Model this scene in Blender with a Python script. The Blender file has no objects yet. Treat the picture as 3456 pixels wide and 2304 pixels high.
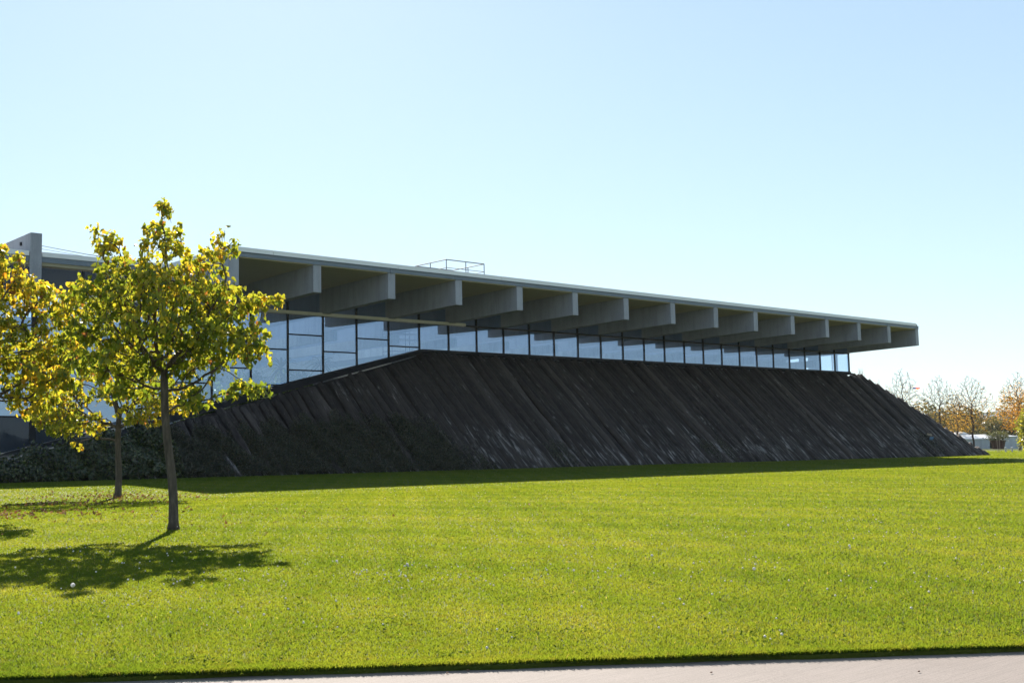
import bpy, math, random
import numpy as np
from mathutils import Vector, Matrix, Quaternion

# ------------------------------------------------------------------ camera, sky, sun, exposure
SC = bpy.context.scene
COL = SC.collection
RIGHT = Vector((0.743334522906673, -0.6685872610828512, -0.02109173707497167))
UPV = Vector((-0.04667698043656337, -0.08329799463657672, 0.9954309135177838))
FWD = Vector((0.6672893274678035, 0.7389536645874735, 0.0931259096079621))
CAM = Vector((-31.450607737274716, -57.96165654479004, 1.5399993796957494))
cd = bpy.data.cameras.new('camera')
cam = bpy.data.objects.new('camera', cd)
COL.objects.link(cam)
cam.matrix_world = Matrix(((RIGHT.x, UPV.x, -FWD.x, CAM.x), (RIGHT.y, UPV.y, -FWD.y, CAM.y),
                           (RIGHT.z, UPV.z, -FWD.z, CAM.z), (0, 0, 0, 1)))
cd.sensor_width = 36.0
cd.lens = 3828.97 / 3456 * 36.0
cd.clip_start = 0.1
cd.clip_end = 5000
SC.camera = cam

SUN_EL = math.radians(32.5)
SUN_AZ = math.radians(60.0)          # measured from +X towards +Y
to_sun = Vector((math.cos(SUN_AZ) * math.cos(SUN_EL), math.sin(SUN_AZ) * math.cos(SUN_EL), math.sin(SUN_EL)))
world = bpy.data.worlds.new('World')
SC.world = world
world.use_nodes = True
wn = world.node_tree
wn.nodes.clear()
sky = wn.nodes.new('ShaderNodeTexSky')
sky.sky_type = 'NISHITA'
sky.sun_disc = False
sky.sun_elevation = SUN_EL
sky.sun_rotation = math.pi / 2 - SUN_AZ
sky.altitude = 100
sky.air_density = 1.0
sky.dust_density = 0.12
sky.ozone_density = 1.0
bg = wn.nodes.new('ShaderNodeBackground')
bg.inputs['Strength'].default_value = 0.105
wo = wn.nodes.new('ShaderNodeOutputWorld')
gam = wn.nodes.new('ShaderNodeGamma')            # softens the sky's contrast, as the camera's bright exposure did
gam.inputs['Gamma'].default_value = 0.5
tin = wn.nodes.new('ShaderNodeMix')
tin.data_type = 'RGBA'
tin.blend_type = 'MULTIPLY'
tin.inputs[0].default_value = 1.0
tin.inputs[7].default_value = (1.1, 1.25, 1.34, 1)
wn.links.new(sky.outputs[0], gam.inputs['Color'])
wn.links.new(gam.outputs[0], tin.inputs[6])
wn.links.new(tin.outputs[2], bg.inputs['Color'])
wn.links.new(bg.outputs[0], wo.inputs['Surface'])
sl = bpy.data.lights.new('sun', 'SUN')
sl.energy = 4.3
sl.angle = math.radians(0.5)
sl.color = (1.0, 0.93, 0.82)
so = bpy.data.objects.new('sun', sl)
COL.objects.link(so)
so.location = (0, 0, 60)
so.rotation_euler = (-to_sun).to_track_quat('-Z', 'Y').to_euler()
SC.view_settings.view_transform = 'Standard'
SC.view_settings.look = 'None'
SC.view_settings.gamma = 1.0
SC.view_settings.exposure = 1.5
SC.cycles.max_bounces = 8
SC.cycles.transparent_max_bounces = 16

# ------------------------------------------------------------------ helpers
RNG = np.random.default_rng(7)
random.seed(7)


def gz(x, y):
    return 0.298 - 0.0069 * x + 0.00888 * y - 0.2 * np.exp(-((y + 20.0) / 7.0) ** 2)     # shallow dip added so the roof's shadow edge falls farther out


class MB:
    """collects shapes in world coordinates, builds them as ONE mesh"""

    def __init__(self):
        self.v, self.f = [], []

    def add(self, vs, fs):
        o = len(self.v)
        self.v.extend([tuple(p) for p in vs])
        self.f.extend([tuple(i + o for i in q) for q in fs])

    def box(self, x0, x1, y0, y1, z0, z1, sy=0.0):
        """sy: slope of z with y"""
        vs = []
        for z in (z0, z1):
            for (x, y) in ((x0, y0), (x1, y0), (x1, y1), (x0, y1)):
                vs.append((x, y, z + sy * y))
        self.add(vs, [(3, 2, 1, 0), (4, 5, 6, 7), (0, 1, 5, 4), (1, 2, 6, 5), (2, 3, 7, 6), (3, 0, 4, 7)])

    def bar(self, a, b, w, h, up=(0, 0, 1)):
        a, b = Vector(a), Vector(b)
        d = (b - a).normalized()
        s = d.cross(Vector(up)).normalized()
        u = s.cross(d).normalized()
        vs = []
        for p in (a, b):
            for (i, j) in ((-1, -1), (1, -1), (1, 1), (-1, 1)):
                vs.append(p + s * (i * w / 2) + u * (j * h / 2))
        self.add(vs, [(0, 1, 2, 3)[::-1], (4, 5, 6, 7), (0, 1, 5, 4), (1, 2, 6, 5), (2, 3, 7, 6), (3, 0, 4, 7)])

    def tube(self, pts, radii, n=8, caps=True):
        pts = [Vector(p) for p in pts]
        m = len(pts)
        ref = None
        vs = []
        for i, p in enumerate(pts):
            d = (pts[min(i + 1, m - 1)] - pts[max(i - 1, 0)])
            d = d.normalized() if d.length > 1e-9 else Vector((0, 0, 1))
            if ref is None:
                ref = d.orthogonal().normalized()
            ref = ref - d * ref.dot(d)
            ref = ref.normalized() if ref.length > 1e-6 else d.orthogonal().normalized()
            b = d.cross(ref)
            r = radii[i]
            for k in range(n):
                a = 2 * math.pi * k / n
                vs.append(p + ref * (math.cos(a) * r) + b * (math.sin(a) * r))
        fs = []
        for i in range(m - 1):
            for k in range(n):
                k2 = (k + 1) % n
                fs.append((i * n + k, i * n + k2, (i + 1) * n + k2, (i + 1) * n + k))
        if caps:
            fs.append(tuple(range(n))[::-1])
            fs.append(tuple((m - 1) * n + k for k in range(n)))
        self.add(vs, fs)

    def lathe(self, c, prof, n=16):
        c = Vector(c)
        vs, fs = [], []
        for (r, z) in prof:
            for k in range(n):
                a = 2 * math.pi * k / n
                vs.append(c + Vector((r * math.cos(a), r * math.sin(a), z)))
        m = len(prof)
        for i in range(m - 1):
            for k in range(n):
                k2 = (k + 1) % n
                fs.append((i * n + k, i * n + k2, (i + 1) * n + k2, (i + 1) * n + k))
        fs.append(tuple(range(n))[::-1])
        fs.append(tuple((m - 1) * n + k for k in range(n)))
        self.add(vs, fs)

    def build(self, name, mat, parent=None, smooth=False):
        off = Vector((0, 0, 0))
        p = parent
        while p is not None:
            off += p.location
            p = p.parent
        me = bpy.data.meshes.new(name)
        me.from_pydata([(a[0] - off.x, a[1] - off.y, a[2] - off.z) for a in self.v], [], self.f)
        me.materials.append(mat)
        if smooth:
            me.polygons.foreach_set('use_smooth', [True] * len(me.polygons))
        me.update()
        o = bpy.data.objects.new(name, me)
        COL.objects.link(o)
        if parent is not None:
            o.parent = parent
        return o


def np_mesh(name, verts, faces, mat, parent=None, attr=None, smooth=False):
    """verts (N,3), faces (M,k) numpy; attr: dict of point float attributes"""
    off = np.zeros(3)
    p = parent
    while p is not None:
        off += np.array(p.location)
        p = p.parent
    me = bpy.data.meshes.new(name)
    n, m, k = len(verts), len(faces), faces.shape[1]
    me.vertices.add(n)
    me.vertices.foreach_set('co', (verts - off).astype(np.float32).ravel())
    me.loops.add(m * k)
    me.loops.foreach_set('vertex_index', faces.astype(np.int32).ravel())
    me.polygons.add(m)
    me.polygons.foreach_set('loop_start', np.arange(0, m * k, k, dtype=np.int32))
    me.polygons.foreach_set('loop_total', np.full(m, k, dtype=np.int32))
    if smooth:
        me.polygons.foreach_set('use_smooth', np.ones(m, dtype=bool))
    me.update(calc_edges=True)
    for an, av in (attr or {}).items():
        a = me.attributes.new(an, 'FLOAT', 'POINT')
        a.data.foreach_set('value', np.asarray(av, dtype=np.float32))
    me.materials.append(mat)
    o = bpy.data.objects.new(name, me)
    COL.objects.link(o)
    if parent is not None:
        o.parent = parent
    return o


def tag(o, label=None, cat=None, group=None, kind=None):
    if label:
        o['label'] = label
    if cat:
        o['category'] = cat
    if group:
        o['group'] = group
    if kind:
        o['kind'] = kind
    return o


def thing(name, loc, label, cat, group=None):
    o = bpy.data.objects.new(name, None)
    o.empty_display_size = 0.3
    COL.objects.link(o)
    o.location = loc
    return tag(o, label, cat, group)


def dup(root, loc, label=None, rz=0.0):
    r = root.copy()
    COL.objects.link(r)
    r.location = loc
    r.rotation_euler = (0, 0, rz)
    if label:
        r['label'] = label
    for ch in list(root.children):
        c = ch.copy()
        COL.objects.link(c)
        c.parent = r
        for g in list(ch.children):
            d = g.copy()
            COL.objects.link(d)
            d.parent = c
    return r


# ------------------------------------------------------------------ materials
class NT:
    def __init__(self, name):
        self.m = bpy.data.materials.new(name)
        self.m.use_nodes = True
        self.t = self.m.node_tree
        self.t.nodes.clear()
        self.out = self.n('ShaderNodeOutputMaterial')

    def n(self, typ, **kw):
        x = self.t.nodes.new(typ)
        for k, v in kw.items():
            setattr(x, k, v)
        return x

    def l(self, a, b):
        self.t.links.new(a, b)

    def coord(self, scale=(1, 1, 1), rot=(0, 0, 0), kind='Object'):
        tc = self.n('ShaderNodeTexCoord')
        mp = self.n('ShaderNodeMapping')
        mp.inputs['Scale'].default_value = scale
        mp.inputs['Rotation'].default_value = rot
        self.l(tc.outputs[kind], mp.inputs['Vector'])
        return mp.outputs[0]

    def noise(self, vec, scale, detail=4, rough=0.55, dist=0.0):
        x = self.n('ShaderNodeTexNoise')
        x.inputs['Scale'].default_value = scale
        x.inputs['Detail'].default_value = detail
        x.inputs['Roughness'].default_value = rough
        x.inputs['Distortion'].default_value = dist
        if vec is not None:
            self.l(vec, x.inputs['Vector'])
        return x.outputs['Fac']

    def ramp(self, fac, stops, interp='LINEAR'):
        r = self.n('ShaderNodeValToRGB')
        r.color_ramp.interpolation = interp
        e = r.color_ramp.elements
        while len(e) < len(stops):
            e.new(0.5)
        for i, (p, c) in enumerate(stops):
            e[i].position = p
            e[i].color = (c[0], c[1], c[2], 1) if hasattr(c, '__len__') else (c, c, c, 1)
        self.l(fac, r.inputs[0])
        return r.outputs[0]

    def mix(self, fac, a, b, mode='MIX'):
        x = self.n('ShaderNodeMix', data_type='RGBA', blend_type=mode)
        for sock, val in ((x.inputs[0], fac), (x.inputs[6], a), (x.inputs[7], b)):
            if hasattr(val, 'default_value'):
                self.l(val, sock)
            elif hasattr(val, '__len__'):
                sock.default_value = (val[0], val[1], val[2], 1)
            else:
                sock.default_value = val
        return x.outputs[2]

    def math(self, op, a, b=0.0):
        x = self.n('ShaderNodeMath', operation=op)
        for s, v in ((x.inputs[0], a), (x.inputs[1], b)):
            if hasattr(v, 'default_value'):
                self.l(v, s)
            else:
                s.default_value = v
        return x.outputs[0]

    def bump(self, h, strength=0.3, dist=0.02):
        b = self.n('ShaderNodeBump')
        b.inputs['Strength'].default_value = strength
        b.inputs['Distance'].default_value = dist
        self.l(h, b.inputs['Height'])
        return b.outputs[0]

    def pbr(self, col, rough=0.7, metal=0.0, spec=0.5, normal=None):
        p = self.n('ShaderNodeBsdfPrincipled')
        if hasattr(col, 'default_value'):
            self.l(col, p.inputs['Base Color'])
        else:
            p.inputs['Base Color'].default_value = (*col, 1)
        if hasattr(rough, 'default_value'):
            self.l(rough, p.inputs['Roughness'])
        else:
            p.inputs['Roughness'].default_value = rough
        p.inputs['Metallic'].default_value = metal
        p.inputs['Specular IOR Level'].default_value = spec
        if normal is not None:
            self.l(normal, p.inputs['Normal'])
        return p.outputs[0]

    def finish(self, sh):
        self.l(sh, self.out.inputs['Surface'])
        return self.m


def mat_plain(name, col, rough=0.6, metal=0.0, var=0.12, scale=3.0, spec=0.5):
    t = NT(name)
    f = t.noise(t.coord(), scale, 5)
    c = t.mix(f, [x * (1 - var) for x in col], [min(1, x * (1 + var)) for x in col])
    return t.finish(t.pbr(c, rough, metal, spec))


def mat_concrete(name, col):
    t = NT(name)
    v = t.coord()
    big = t.noise(v, 0.35, 5, 0.6)
    c = t.mix(t.ramp(big, [(0.3, 0.0), (0.7, 1.0)]), [x * 0.82 for x in col], [x * 1.12 for x in col])
    vs = t.coord((1.3, 1.3, 0.16))
    streak = t.noise(vs, 1.6, 6, 0.7)
    c = t.mix(t.math('MULTIPLY', t.ramp(streak, [(0.46, 0.0), (0.72, 1.0)]), 0.6), c, [x * 0.45 for x in col])
    fine = t.noise(v, 14, 4)
    c = t.mix(0.22, c, t.ramp(fine, [(0.35, [x * 0.6 for x in col]), (0.65, [x * 1.3 for x in col])]))
    pores = t.n('ShaderNodeTexVoronoi')
    pores.inputs['Scale'].default_value = 4.5
    t.l(v, pores.inputs['Vector'])
    c = t.mix(t.ramp(pores.outputs['Distance'], [(0.03, 0.6), (0.055, 0.0)]), c, [x * 0.45 for x in col])
    return t.finish(t.pbr(c, 0.82, 0, 0.3, t.bump(fine, 0.25, 0.01)))


CONCRETE = mat_concrete('board_concrete', (0.35, 0.36, 0.40))
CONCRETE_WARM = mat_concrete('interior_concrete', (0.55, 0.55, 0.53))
STEEL = mat_plain('grey_steel', (0.15, 0.185, 0.225), 0.45, 0.0, 0.14, 1.4)
WHITE_METAL = mat_plain('white_edge_metal', (0.8, 0.8, 0.79), 0.5, 0.0, 0.06, 0.6)
FRAME = mat_plain('dark_frame', (0.016, 0.017, 0.02), 0.6, 0.0, 0.2, 2.0, 0.25)
GUTTER = mat_plain('weathered_gutter', (0.62, 0.58, 0.5), 0.55, 0.0, 0.2, 0.8)
INNER = mat_plain('shaded_inner_wall', (0.2, 0.22, 0.24), 0.8, 0.0, 0.2, 0.3)  # dark colour stands in for the dim light indoors
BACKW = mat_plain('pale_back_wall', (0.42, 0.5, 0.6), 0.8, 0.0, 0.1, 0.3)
ROOF_MEMBRANE = mat_plain('roof_membrane', (0.4, 0.4, 0.4), 0.85, 0.0, 0.15, 0.4)
GALV = mat_plain('galvanised_rail', (0.12, 0.125, 0.135), 0.5, 0.0, 0.1, 2.0)
PALE_WALL = mat_plain('pale_plaster', (0.66, 0.68, 0.7), 0.8, 0.0, 0.08, 0.3)
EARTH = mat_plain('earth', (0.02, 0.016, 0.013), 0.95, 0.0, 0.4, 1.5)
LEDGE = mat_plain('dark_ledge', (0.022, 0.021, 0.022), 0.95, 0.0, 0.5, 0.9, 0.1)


def mat_soffit():
    t = NT('slatted_soffit')
    w = t.n('ShaderNodeTexWave', wave_type='BANDS', bands_direction='Y')
    w.inputs['Scale'].default_value = 1.05
    w.inputs['Distortion'].default_value = 0.15
    t.l(t.coord(), w.inputs['Vector'])
    f = t.noise(t.coord((0.25, 3, 1)), 2.0, 4)
    c = t.mix(f, (0.6, 0.52, 0.35), (0.76, 0.66, 0.47))
    c = t.mix(t.ramp(w.outputs['Fac'], [(0.12, 0.75), (0.3, 0.0)]), c, (0.22, 0.2, 0.13))
    return t.finish(t.pbr(c, 0.7, 0, 0.3, t.bump(w.outputs['Fac'], 0.5, 0.03)))


SOFFIT = mat_soffit()


def mat_glass(name, refl, tint, gtint, wobble=0.04):
    t = NT(name)
    tr = t.n('ShaderNodeBsdfTransparent')
    tr.inputs[0].default_value = (*tint, 1)
    gl = t.n('ShaderNodeBsdfGlossy')
    gl.inputs['Color'].default_value = (*gtint, 1)
    gl.inputs['Roughness'].default_value = 0.004
    nz = t.noise(t.coord(), 0.45, 2)
    t.l(t.bump(nz, wobble, 0.05), gl.inputs['Normal'])
    fr = t.n('ShaderNodeFresnel')
    fr.inputs['IOR'].default_value = 1.5
    geo = t.n('ShaderNodeNewGeometry')
    f = t.math('ADD', t.math('MULTIPLY', fr.outputs[0], 0.85), refl)
    f = t.math('MULTIPLY', f, t.math('SUBTRACT', 1.0, geo.outputs['Backfacing']))
    mx = t.n('ShaderNodeMixShader')
    t.l(f, mx.inputs[0])
    t.l(tr.outputs[0], mx.inputs[1])
    t.l(gl.outputs[0], mx.inputs[2])
    return t.finish(mx.outputs[0])


GLASS = mat_glass('coated_glass', 0.31, (0.8, 0.88, 0.97), (0.52, 0.7, 1.0), 0.012)
SHADE_GLASS = mat_glass('shade_tinted_glass', 0.0, (0.4, 0.43, 0.46), (0.7, 0.8, 1.0), 0.012)  # same panes with darkness put into the tint, for dim interior and dark reflections
CLEAR = mat_glass('clear_glass', 0.02, (0.93, 0.97, 0.97), (0.9, 0.95, 1.0))

SLOPE_A = math.atan2(8.8 - 0.1, 7.85 + 1.76)


def mat_logs():
    t = NT('weathered_logs')
    # coordinates turned so that Y runs along the logs
    tc = t.n('ShaderNodeTexCoord')
    mp = t.n('ShaderNodeMapping')
    mp.inputs['Rotation'].default_value = (-SLOPE_A, 0, 0)
    t.l(tc.outputs['Object'], mp.inputs['Vector'])

    def st(sx, sy):
        m2 = t.n('ShaderNodeMapping')
        m2.inputs['Scale'].default_value = (sx, sy, sx)
        t.l(mp.outputs[0], m2.inputs['Vector'])
        return m2.outputs[0]
    geo = t.n('ShaderNodeNewGeometry')
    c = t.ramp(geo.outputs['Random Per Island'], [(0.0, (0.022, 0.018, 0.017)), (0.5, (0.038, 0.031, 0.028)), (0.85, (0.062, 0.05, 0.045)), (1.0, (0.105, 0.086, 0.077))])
    grain = t.noise(st(9, 0.5), 2.2, 6, 0.65)
    c = t.mix(t.ramp(grain, [(0.36, 0.55), (0.58, 0.0)]), c, (0.013, 0.0105, 0.0105))
    bark = t.noise(st(3.5, 1.2), 1.1, 5, 0.6)
    c = t.mix(t.math('MULTIPLY', t.ramp(bark, [(0.45, 0.0), (0.7, 1.0)]), 0.5), c, (0.08, 0.063, 0.054))
    # bare pale patches, more of them low on the logs
    lich = t.noise(st(2.6, 0.28), 1.6, 7, 0.72, 0.3)
    sep = t.n('ShaderNodeSeparateXYZ')
    t.l(tc.outputs['Object'], sep.inputs[0])
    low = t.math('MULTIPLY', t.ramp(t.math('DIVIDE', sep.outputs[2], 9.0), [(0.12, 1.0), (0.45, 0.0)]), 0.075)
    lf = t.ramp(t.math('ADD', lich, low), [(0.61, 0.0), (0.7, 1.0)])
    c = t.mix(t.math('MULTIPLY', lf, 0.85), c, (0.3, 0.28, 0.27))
    spots = t.noise(st(4, 2.5), 2.0, 3, 0.5)
    c = t.mix(t.math('MULTIPLY', t.ramp(spots, [(0.68, 0.0), (0.74, 1.0)]), 0.5), c, (0.2, 0.19, 0.18))
    return t.finish(t.pbr(c, 0.85, 0, 0.25, t.bump(grain, 0.7, 0.03)))


LOGS = mat_logs()


def mat_leaf(name, stops, trans=0.5, gloss=0.35, attr='tint', rough=0.42, refl=1.0, thru=(1.7, 1.5, 0.9)):
    t = NT(name)
    a = t.n('ShaderNodeAttribute', attribute_name=attr)
    c = t.ramp(a.outputs['Fac'], stops)
    v = t.noise(t.coord(), 9.0, 3)
    c = t.mix(t.math('MULTIPLY', t.ramp(v, [(0.45, 0.0), (0.75, 1.0)]), 0.35 if name != 'seed_fluff' else 0.0), c, (0.2, 0.12, 0.03))
    p = t.pbr(c if refl == 1.0 else t.mix(1.0, c, (refl * 0.7, refl, refl * 3.0), 'MULTIPLY'), rough, 0, gloss)
    tl = t.n('ShaderNodeBsdfTranslucent')
    bright = t.mix(1.0, c, thru, 'MULTIPLY')
    t.l(bright, tl.inputs['Color'])
    mx = t.n('ShaderNodeMixShader')
    mx.inputs[0].default_value = trans
    t.l(p, mx.inputs[1])
    t.l(tl.outputs[0], mx.inputs[2])
    return t.finish(mx.outputs[0])


G_DARK, G_MID, G_LIME = (0.06, 0.10, 0.014), (0.13, 0.19, 0.02), (0.27, 0.3, 0.028)
G_YEL, G_ORA, G_BRN = (0.5, 0.4, 0.035), (0.52, 0.24, 0.03), (0.2, 0.09, 0.03)
LEAF = mat_leaf('broad_leaf', [(0.0, G_DARK), (0.28, G_MID), (0.5, G_LIME), (0.75, G_YEL), (0.96, G_ORA), (1.0, G_BRN)], 0.6)
IVY = mat_leaf('ivy_leaf', [(0.0, (0.006, 0.011, 0.005)), (0.6, (0.012, 0.022, 0.008)), (1.0, (0.045, 0.06, 0.016))], 0.2, 0.5, rough=0.3)
HEDGE = mat_leaf('hedge_leaf', [(0.0, (0.012, 0.026, 0.008)), (0.6, (0.03, 0.055, 0.014)), (1.0, (0.08, 0.11, 0.03))], 0.25, 0.6, rough=0.25)
GRASSM = mat_leaf('grass_blade', [(0.0, (0.08, 0.145, 0.012)), (0.45, (0.145, 0.205, 0.016)), (0.8, (0.2, 0.24, 0.02)), (1.0, (0.36, 0.31, 0.07))], 0.56, 0.05, rough=0.7, refl=0.42, thru=(1.5, 1.36, 1.0))
LOCUST_LEAF = mat_leaf('small_autumn_leaf', [(0.0, (0.3, 0.22, 0.05)), (0.5, (0.5, 0.3, 0.05)), (1.0, (0.6, 0.27, 0.03))], 0.5, 0.2)
SHRUB_LEAF = mat_leaf('shrub_leaf', [(0.0, (0.09, 0.13, 0.02)), (0.5, (0.24, 0.27, 0.04)), (1.0, (0.42, 0.38, 0.06))], 0.45, 0.4)
BUSH_LEAF = mat_leaf('bush_leaf', [(0.0, (0.035, 0.06, 0.025)), (1.0, (0.16, 0.17, 0.08))], 0.3, 0.4)
WOOD_LEAF = mat_leaf('woodland_leaf', [(0.0, (0.06, 0.075, 0.045)), (0.6, (0.12, 0.125, 0.07)), (1.0, (0.22, 0.15, 0.07))], 0.45, 0.2)
PALM_LEAF = mat_leaf('indoor_leaf', [(0.0, (0.05, 0.1, 0.04)), (1.0, (0.16, 0.25, 0.09))], 0.4, 0.5)


def mat_bark(name, col):
    t = NT(name)
    g = t.noise(t.coord((7, 7, 1.6)), 2.0, 7, 0.65)
    c = t.ramp(g, [(0.3, [x * 0.45 for x in col]), (0.55, col), (0.75, [x * 1.7 for x in col])])
    return t.finish(t.pbr(c, 0.88, 0, 0.25, t.bump(g, 0.8, 0.02)))


BARK = mat_bark('grey_bark', (0.105, 0.083, 0.064))
DARK_BARK = mat_bark('dark_bark', (0.06, 0.045, 0.04))
POD = mat_plain('seed_pod', (0.06, 0.04, 0.025), 0.7)


def mat_lawn():
    t = NT('lawn_turf')
    v = t.coord()
    patch = t.noise(v, 0.16, 5, 0.6)
    mid = t.noise(v, 1.4, 5, 0.65)
    fine = t.noise(t.coord((1, 1, 1)), 22, 6, 0.75)
    c = t.ramp(patch, [(0.3, (0.075, 0.105, 0.01)), (0.52, (0.1, 0.125, 0.012)), (0.75, (0.125, 0.12, 0.016))])
    c = t.mix(0.5, c, t.ramp(mid, [(0.3, (0.05, 0.075, 0.008)), (0.7, (0.105, 0.115, 0.012))]))
    c = t.mix(t.ramp(fine, [(0.32, 0.75), (0.55, 0.0)]), c, (0.04, 0.075, 0.008))
    c = t.mix(t.math('MULTIPLY', t.ramp(fine, [(0.6, 0.0), (0.78, 1.0)]), 0.3), c, (0.16, 0.17, 0.03))
    nb = t.bump(fine, 0.9, 0.05)
    p = t.pbr(c, 0.8, 0, 0.2, nb)
    # opaque turf sheet; only the grass blades over it are translucent
    return t.finish(p)


def mat_path():
    t = NT('brushed_concrete_path')
    v = t.coord()
    th = math.radians(-27)
    br = t.noise(t.coord((1.2, 60, 1), (0, 0, th)), 1.2, 4, 0.7)
    big = t.noise(v, 0.9, 5, 0.6)
    fine = t.noise(v, 90, 4, 0.7)
    c = t.ramp(big, [(0.3, (0.195, 0.16, 0.14)), (0.7, (0.25, 0.208, 0.186))])
    c = t.mix(t.ramp(br, [(0.36, 0.75), (0.54, 0.0)]), c, (0.15, 0.125, 0.11))
    c = t.mix(0.25, c, t.ramp(fine, [(0.35, (0.1, 0.085, 0.075)), (0.65, (0.36, 0.31, 0.285))]))
    return t.finish(t.pbr(c, 0.85, 0, 0.3, t.bump(br, 0.5, 0.006)))


LAWN_M, PATH_M = mat_lawn(), mat_path()
GRAVEL = mat_plain('pale_path', (0.45, 0.38, 0.33), 0.9, 0, 0.15, 0.7)
HILL_M = mat_plain('hill_forest', (0.05, 0.075, 0.085), 0.95, 0, 0.3, 0.02)

# ------------------------------------------------------------------ lawn, paths, hills
E0 = Vector((-25.62, -52.075, 0))       # a point on the lawn's edge along the path
EA = Vector((0.8143, -0.5805, 0)).normalized()
EN = Vector((-EA.y, EA.x, 0))          # into the lawn


def lawn_pt(a, b, dz=0.0):
    p = E0 + EA * a + EN * b
    return (p.x, p.y, gz(p.x, p.y) + dz)


def edge_wave(a):
    return 0.018 * math.sin(a * 2.1) + 0.012 * math.sin(a * 5.3 + 1) + 0.008 * math.sin(a * 13.7)


def sheet(name, mat, strips):
    mb = MB()
    for q in strips:
        mb.add(q, [(0, 1, 2, 3)])
    return tag(mb.build(name, mat), kind='structure')


# lawn: one sheet with a cut turf edge (a 7 cm step down to the path)
mb = MB()
aa = [-320, -200] + [-60 + 2 * i for i in range(20)] + [-20 + 0.25 * i for i in range(161)] + [22 + 2 * i for i in range(50)] + [150, 200, 900]
bb = [0.0, 0.4, 2, 4, 6] + [8 + 1.5 * i for i in range(46)] + [90, 110, 150, 400, 1200]
vs = []
for b in bb:
    for a in aa:
        vs.append(lawn_pt(a, b + (edge_wave(a) if b == 0 else 0)))
na = len(aa)
fs = [(j * na + i, j * na + i + 1, (j + 1) * na + i + 1, (j + 1) * na + i) for j in range(len(bb) - 1) for i in range(na - 1)]
mb.add(vs, fs)
lo = [lawn_pt(a, edge_wave(a) + 0.02, -0.08) for a in aa]
hi = [lawn_pt(a, edge_wave(a)) for a in aa]
mb.add(lo + hi, [(i, i + 1, na + i + 1, na + i) for i in range(na - 1)])
mb.add([lawn_pt(a, b, -0.05) for (a, b) in ((-320, -80), (900, -80), (900, -14), (-320, -14))], [(0, 1, 2, 3)])
tag(mb.build('lawn', LAWN_M), kind='structure')
sheet('path', PATH_M, [[lawn_pt(a, b, -0.035) for (a, b) in ((-320, -15), (900, -15), (900, 0.3), (-320, 0.3))]])


def hills():
    mb = MB()
    c = Vector((CAM.x, CAM.y, 0))
    n = 90
    top, bot, back = [], [], []
    for i in range(n + 1):
        az = math.radians(-10 + 75 * i / n)
        h = 17 + 3 * math.sin(i * 0.35) + 1.5 * math.sin(i * 0.91 + 1)
        d = Vector((math.cos(az), math.sin(az), 0))
        bot.append(c + d * 820 + Vector((0, 0, -8)))
        top.append(c + d * 930 + Vector((0, 0, h)))
        back.append(c + d * 1150 + Vector((0, 0, -8)))
    k = n + 1
    mb.add(bot + top + back, [(i + 1, i, k + i, k + i + 1) for i in range(n)] + [(k + i + 1, k + i, 2 * k + i, 2 * k + i + 1) for i in range(n)])
    return tag(mb.build('distant_hills', HILL_M, smooth=True), kind='structure')


hills()

# ------------------------------------------------------------------ log-clad embankment
YB, ZB, YT, ZT = -1.76, 0.1, 7.85, 8.80
RUN = YT - YB
XL, XTR = -6.5, 77.9                  # left end of the logs, right corner at the top


def slope_pt(X, t, out=0.0):
    """point on the front slope: t=0 at the toe, t=1 at the top"""
    zb = gz(X, YB) - 0.12
    y = YB + RUN * t
    z = zb + (ZT - zb) * t
    n = Vector((0, -(ZT - ZB), RUN)).normalized()
    return Vector((X, y, z)) + n * out


def top_t(X):
    """where the logs end at the top (falls towards the left, cut by the hip on the right)"""
    if X < 19.0:
        z = 4.12 + 0.235 * X
        t = (z - ZB) / (ZT - ZB)
        return max(0.05, min(0.975, t))
    if X > XTR:
        return max(0.0, 1 - (X - XTR) / RUN)
    return 0.975


def sill_z(X):
    return min(8.86, 4.27 + 0.2401 * X) if X < 19.2 else 8.86


emb = thing('log_clad_embankment', (30, -1.76, 0.1),
            'steep dark embankment clad in slanting weathered logs under the glazed pavilion', 'embankment')
mb = MB()
xs = [-15, -10, -5, 0, 5, 10, 15, 18.7, 30, 45, 60, XTR]
front_top = [slope_pt(x, top_t(x), -0.24) for x in xs]
front_bot = [slope_pt(x, -0.03, -0.24) for x in xs]
k = len(xs)
mb.add(front_bot + front_top, [(i, i + 1, k + i + 1, k + i) for i in range(k - 1)])
hipb = slope_pt(XTR + RUN, -0.03, -0.16)
mb.add([front_bot[-1], hipb, front_top[-1]], [(0, 1, 2)])
bk = 40.0
mb.add([hipb, Vector((hipb.x, bk, -0.6)), Vector((XTR, bk, front_top[-1].z)), front_top[-1]], [(0, 1, 2, 3)])
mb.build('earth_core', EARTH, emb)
# dark sloping ledge between log tops and the glazing, then the flat top strip
mb = MB()
lx = [-15, -12, -9, -6, -3, 0, 3, 6, 9, 12, 15, 17, 18.7, 19.2, 24, 40, 60, XTR - 0.6]
pa = [slope_pt(x, top_t(x), -0.1) for x in lx]
pb = [Vector((x, 7.9, sill_z(x) - 0.12)) for x in lx]
k = len(lx)
mb.add(pa + pb, [(i, i + 1, k + i + 1, k + i) for i in range(k - 1)])
mb.add([Vector((XTR - 1.3, 7.8, 8.74)), Vector((XTR - 0.2, 7.8, 8.6)), Vector((XTR - 0.2, bk, 8.6)), Vector((XTR - 1.3, bk, 8.74))], [(0, 1, 2, 3)])
mb.build('top_ledge', LEDGE, emb)


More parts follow.
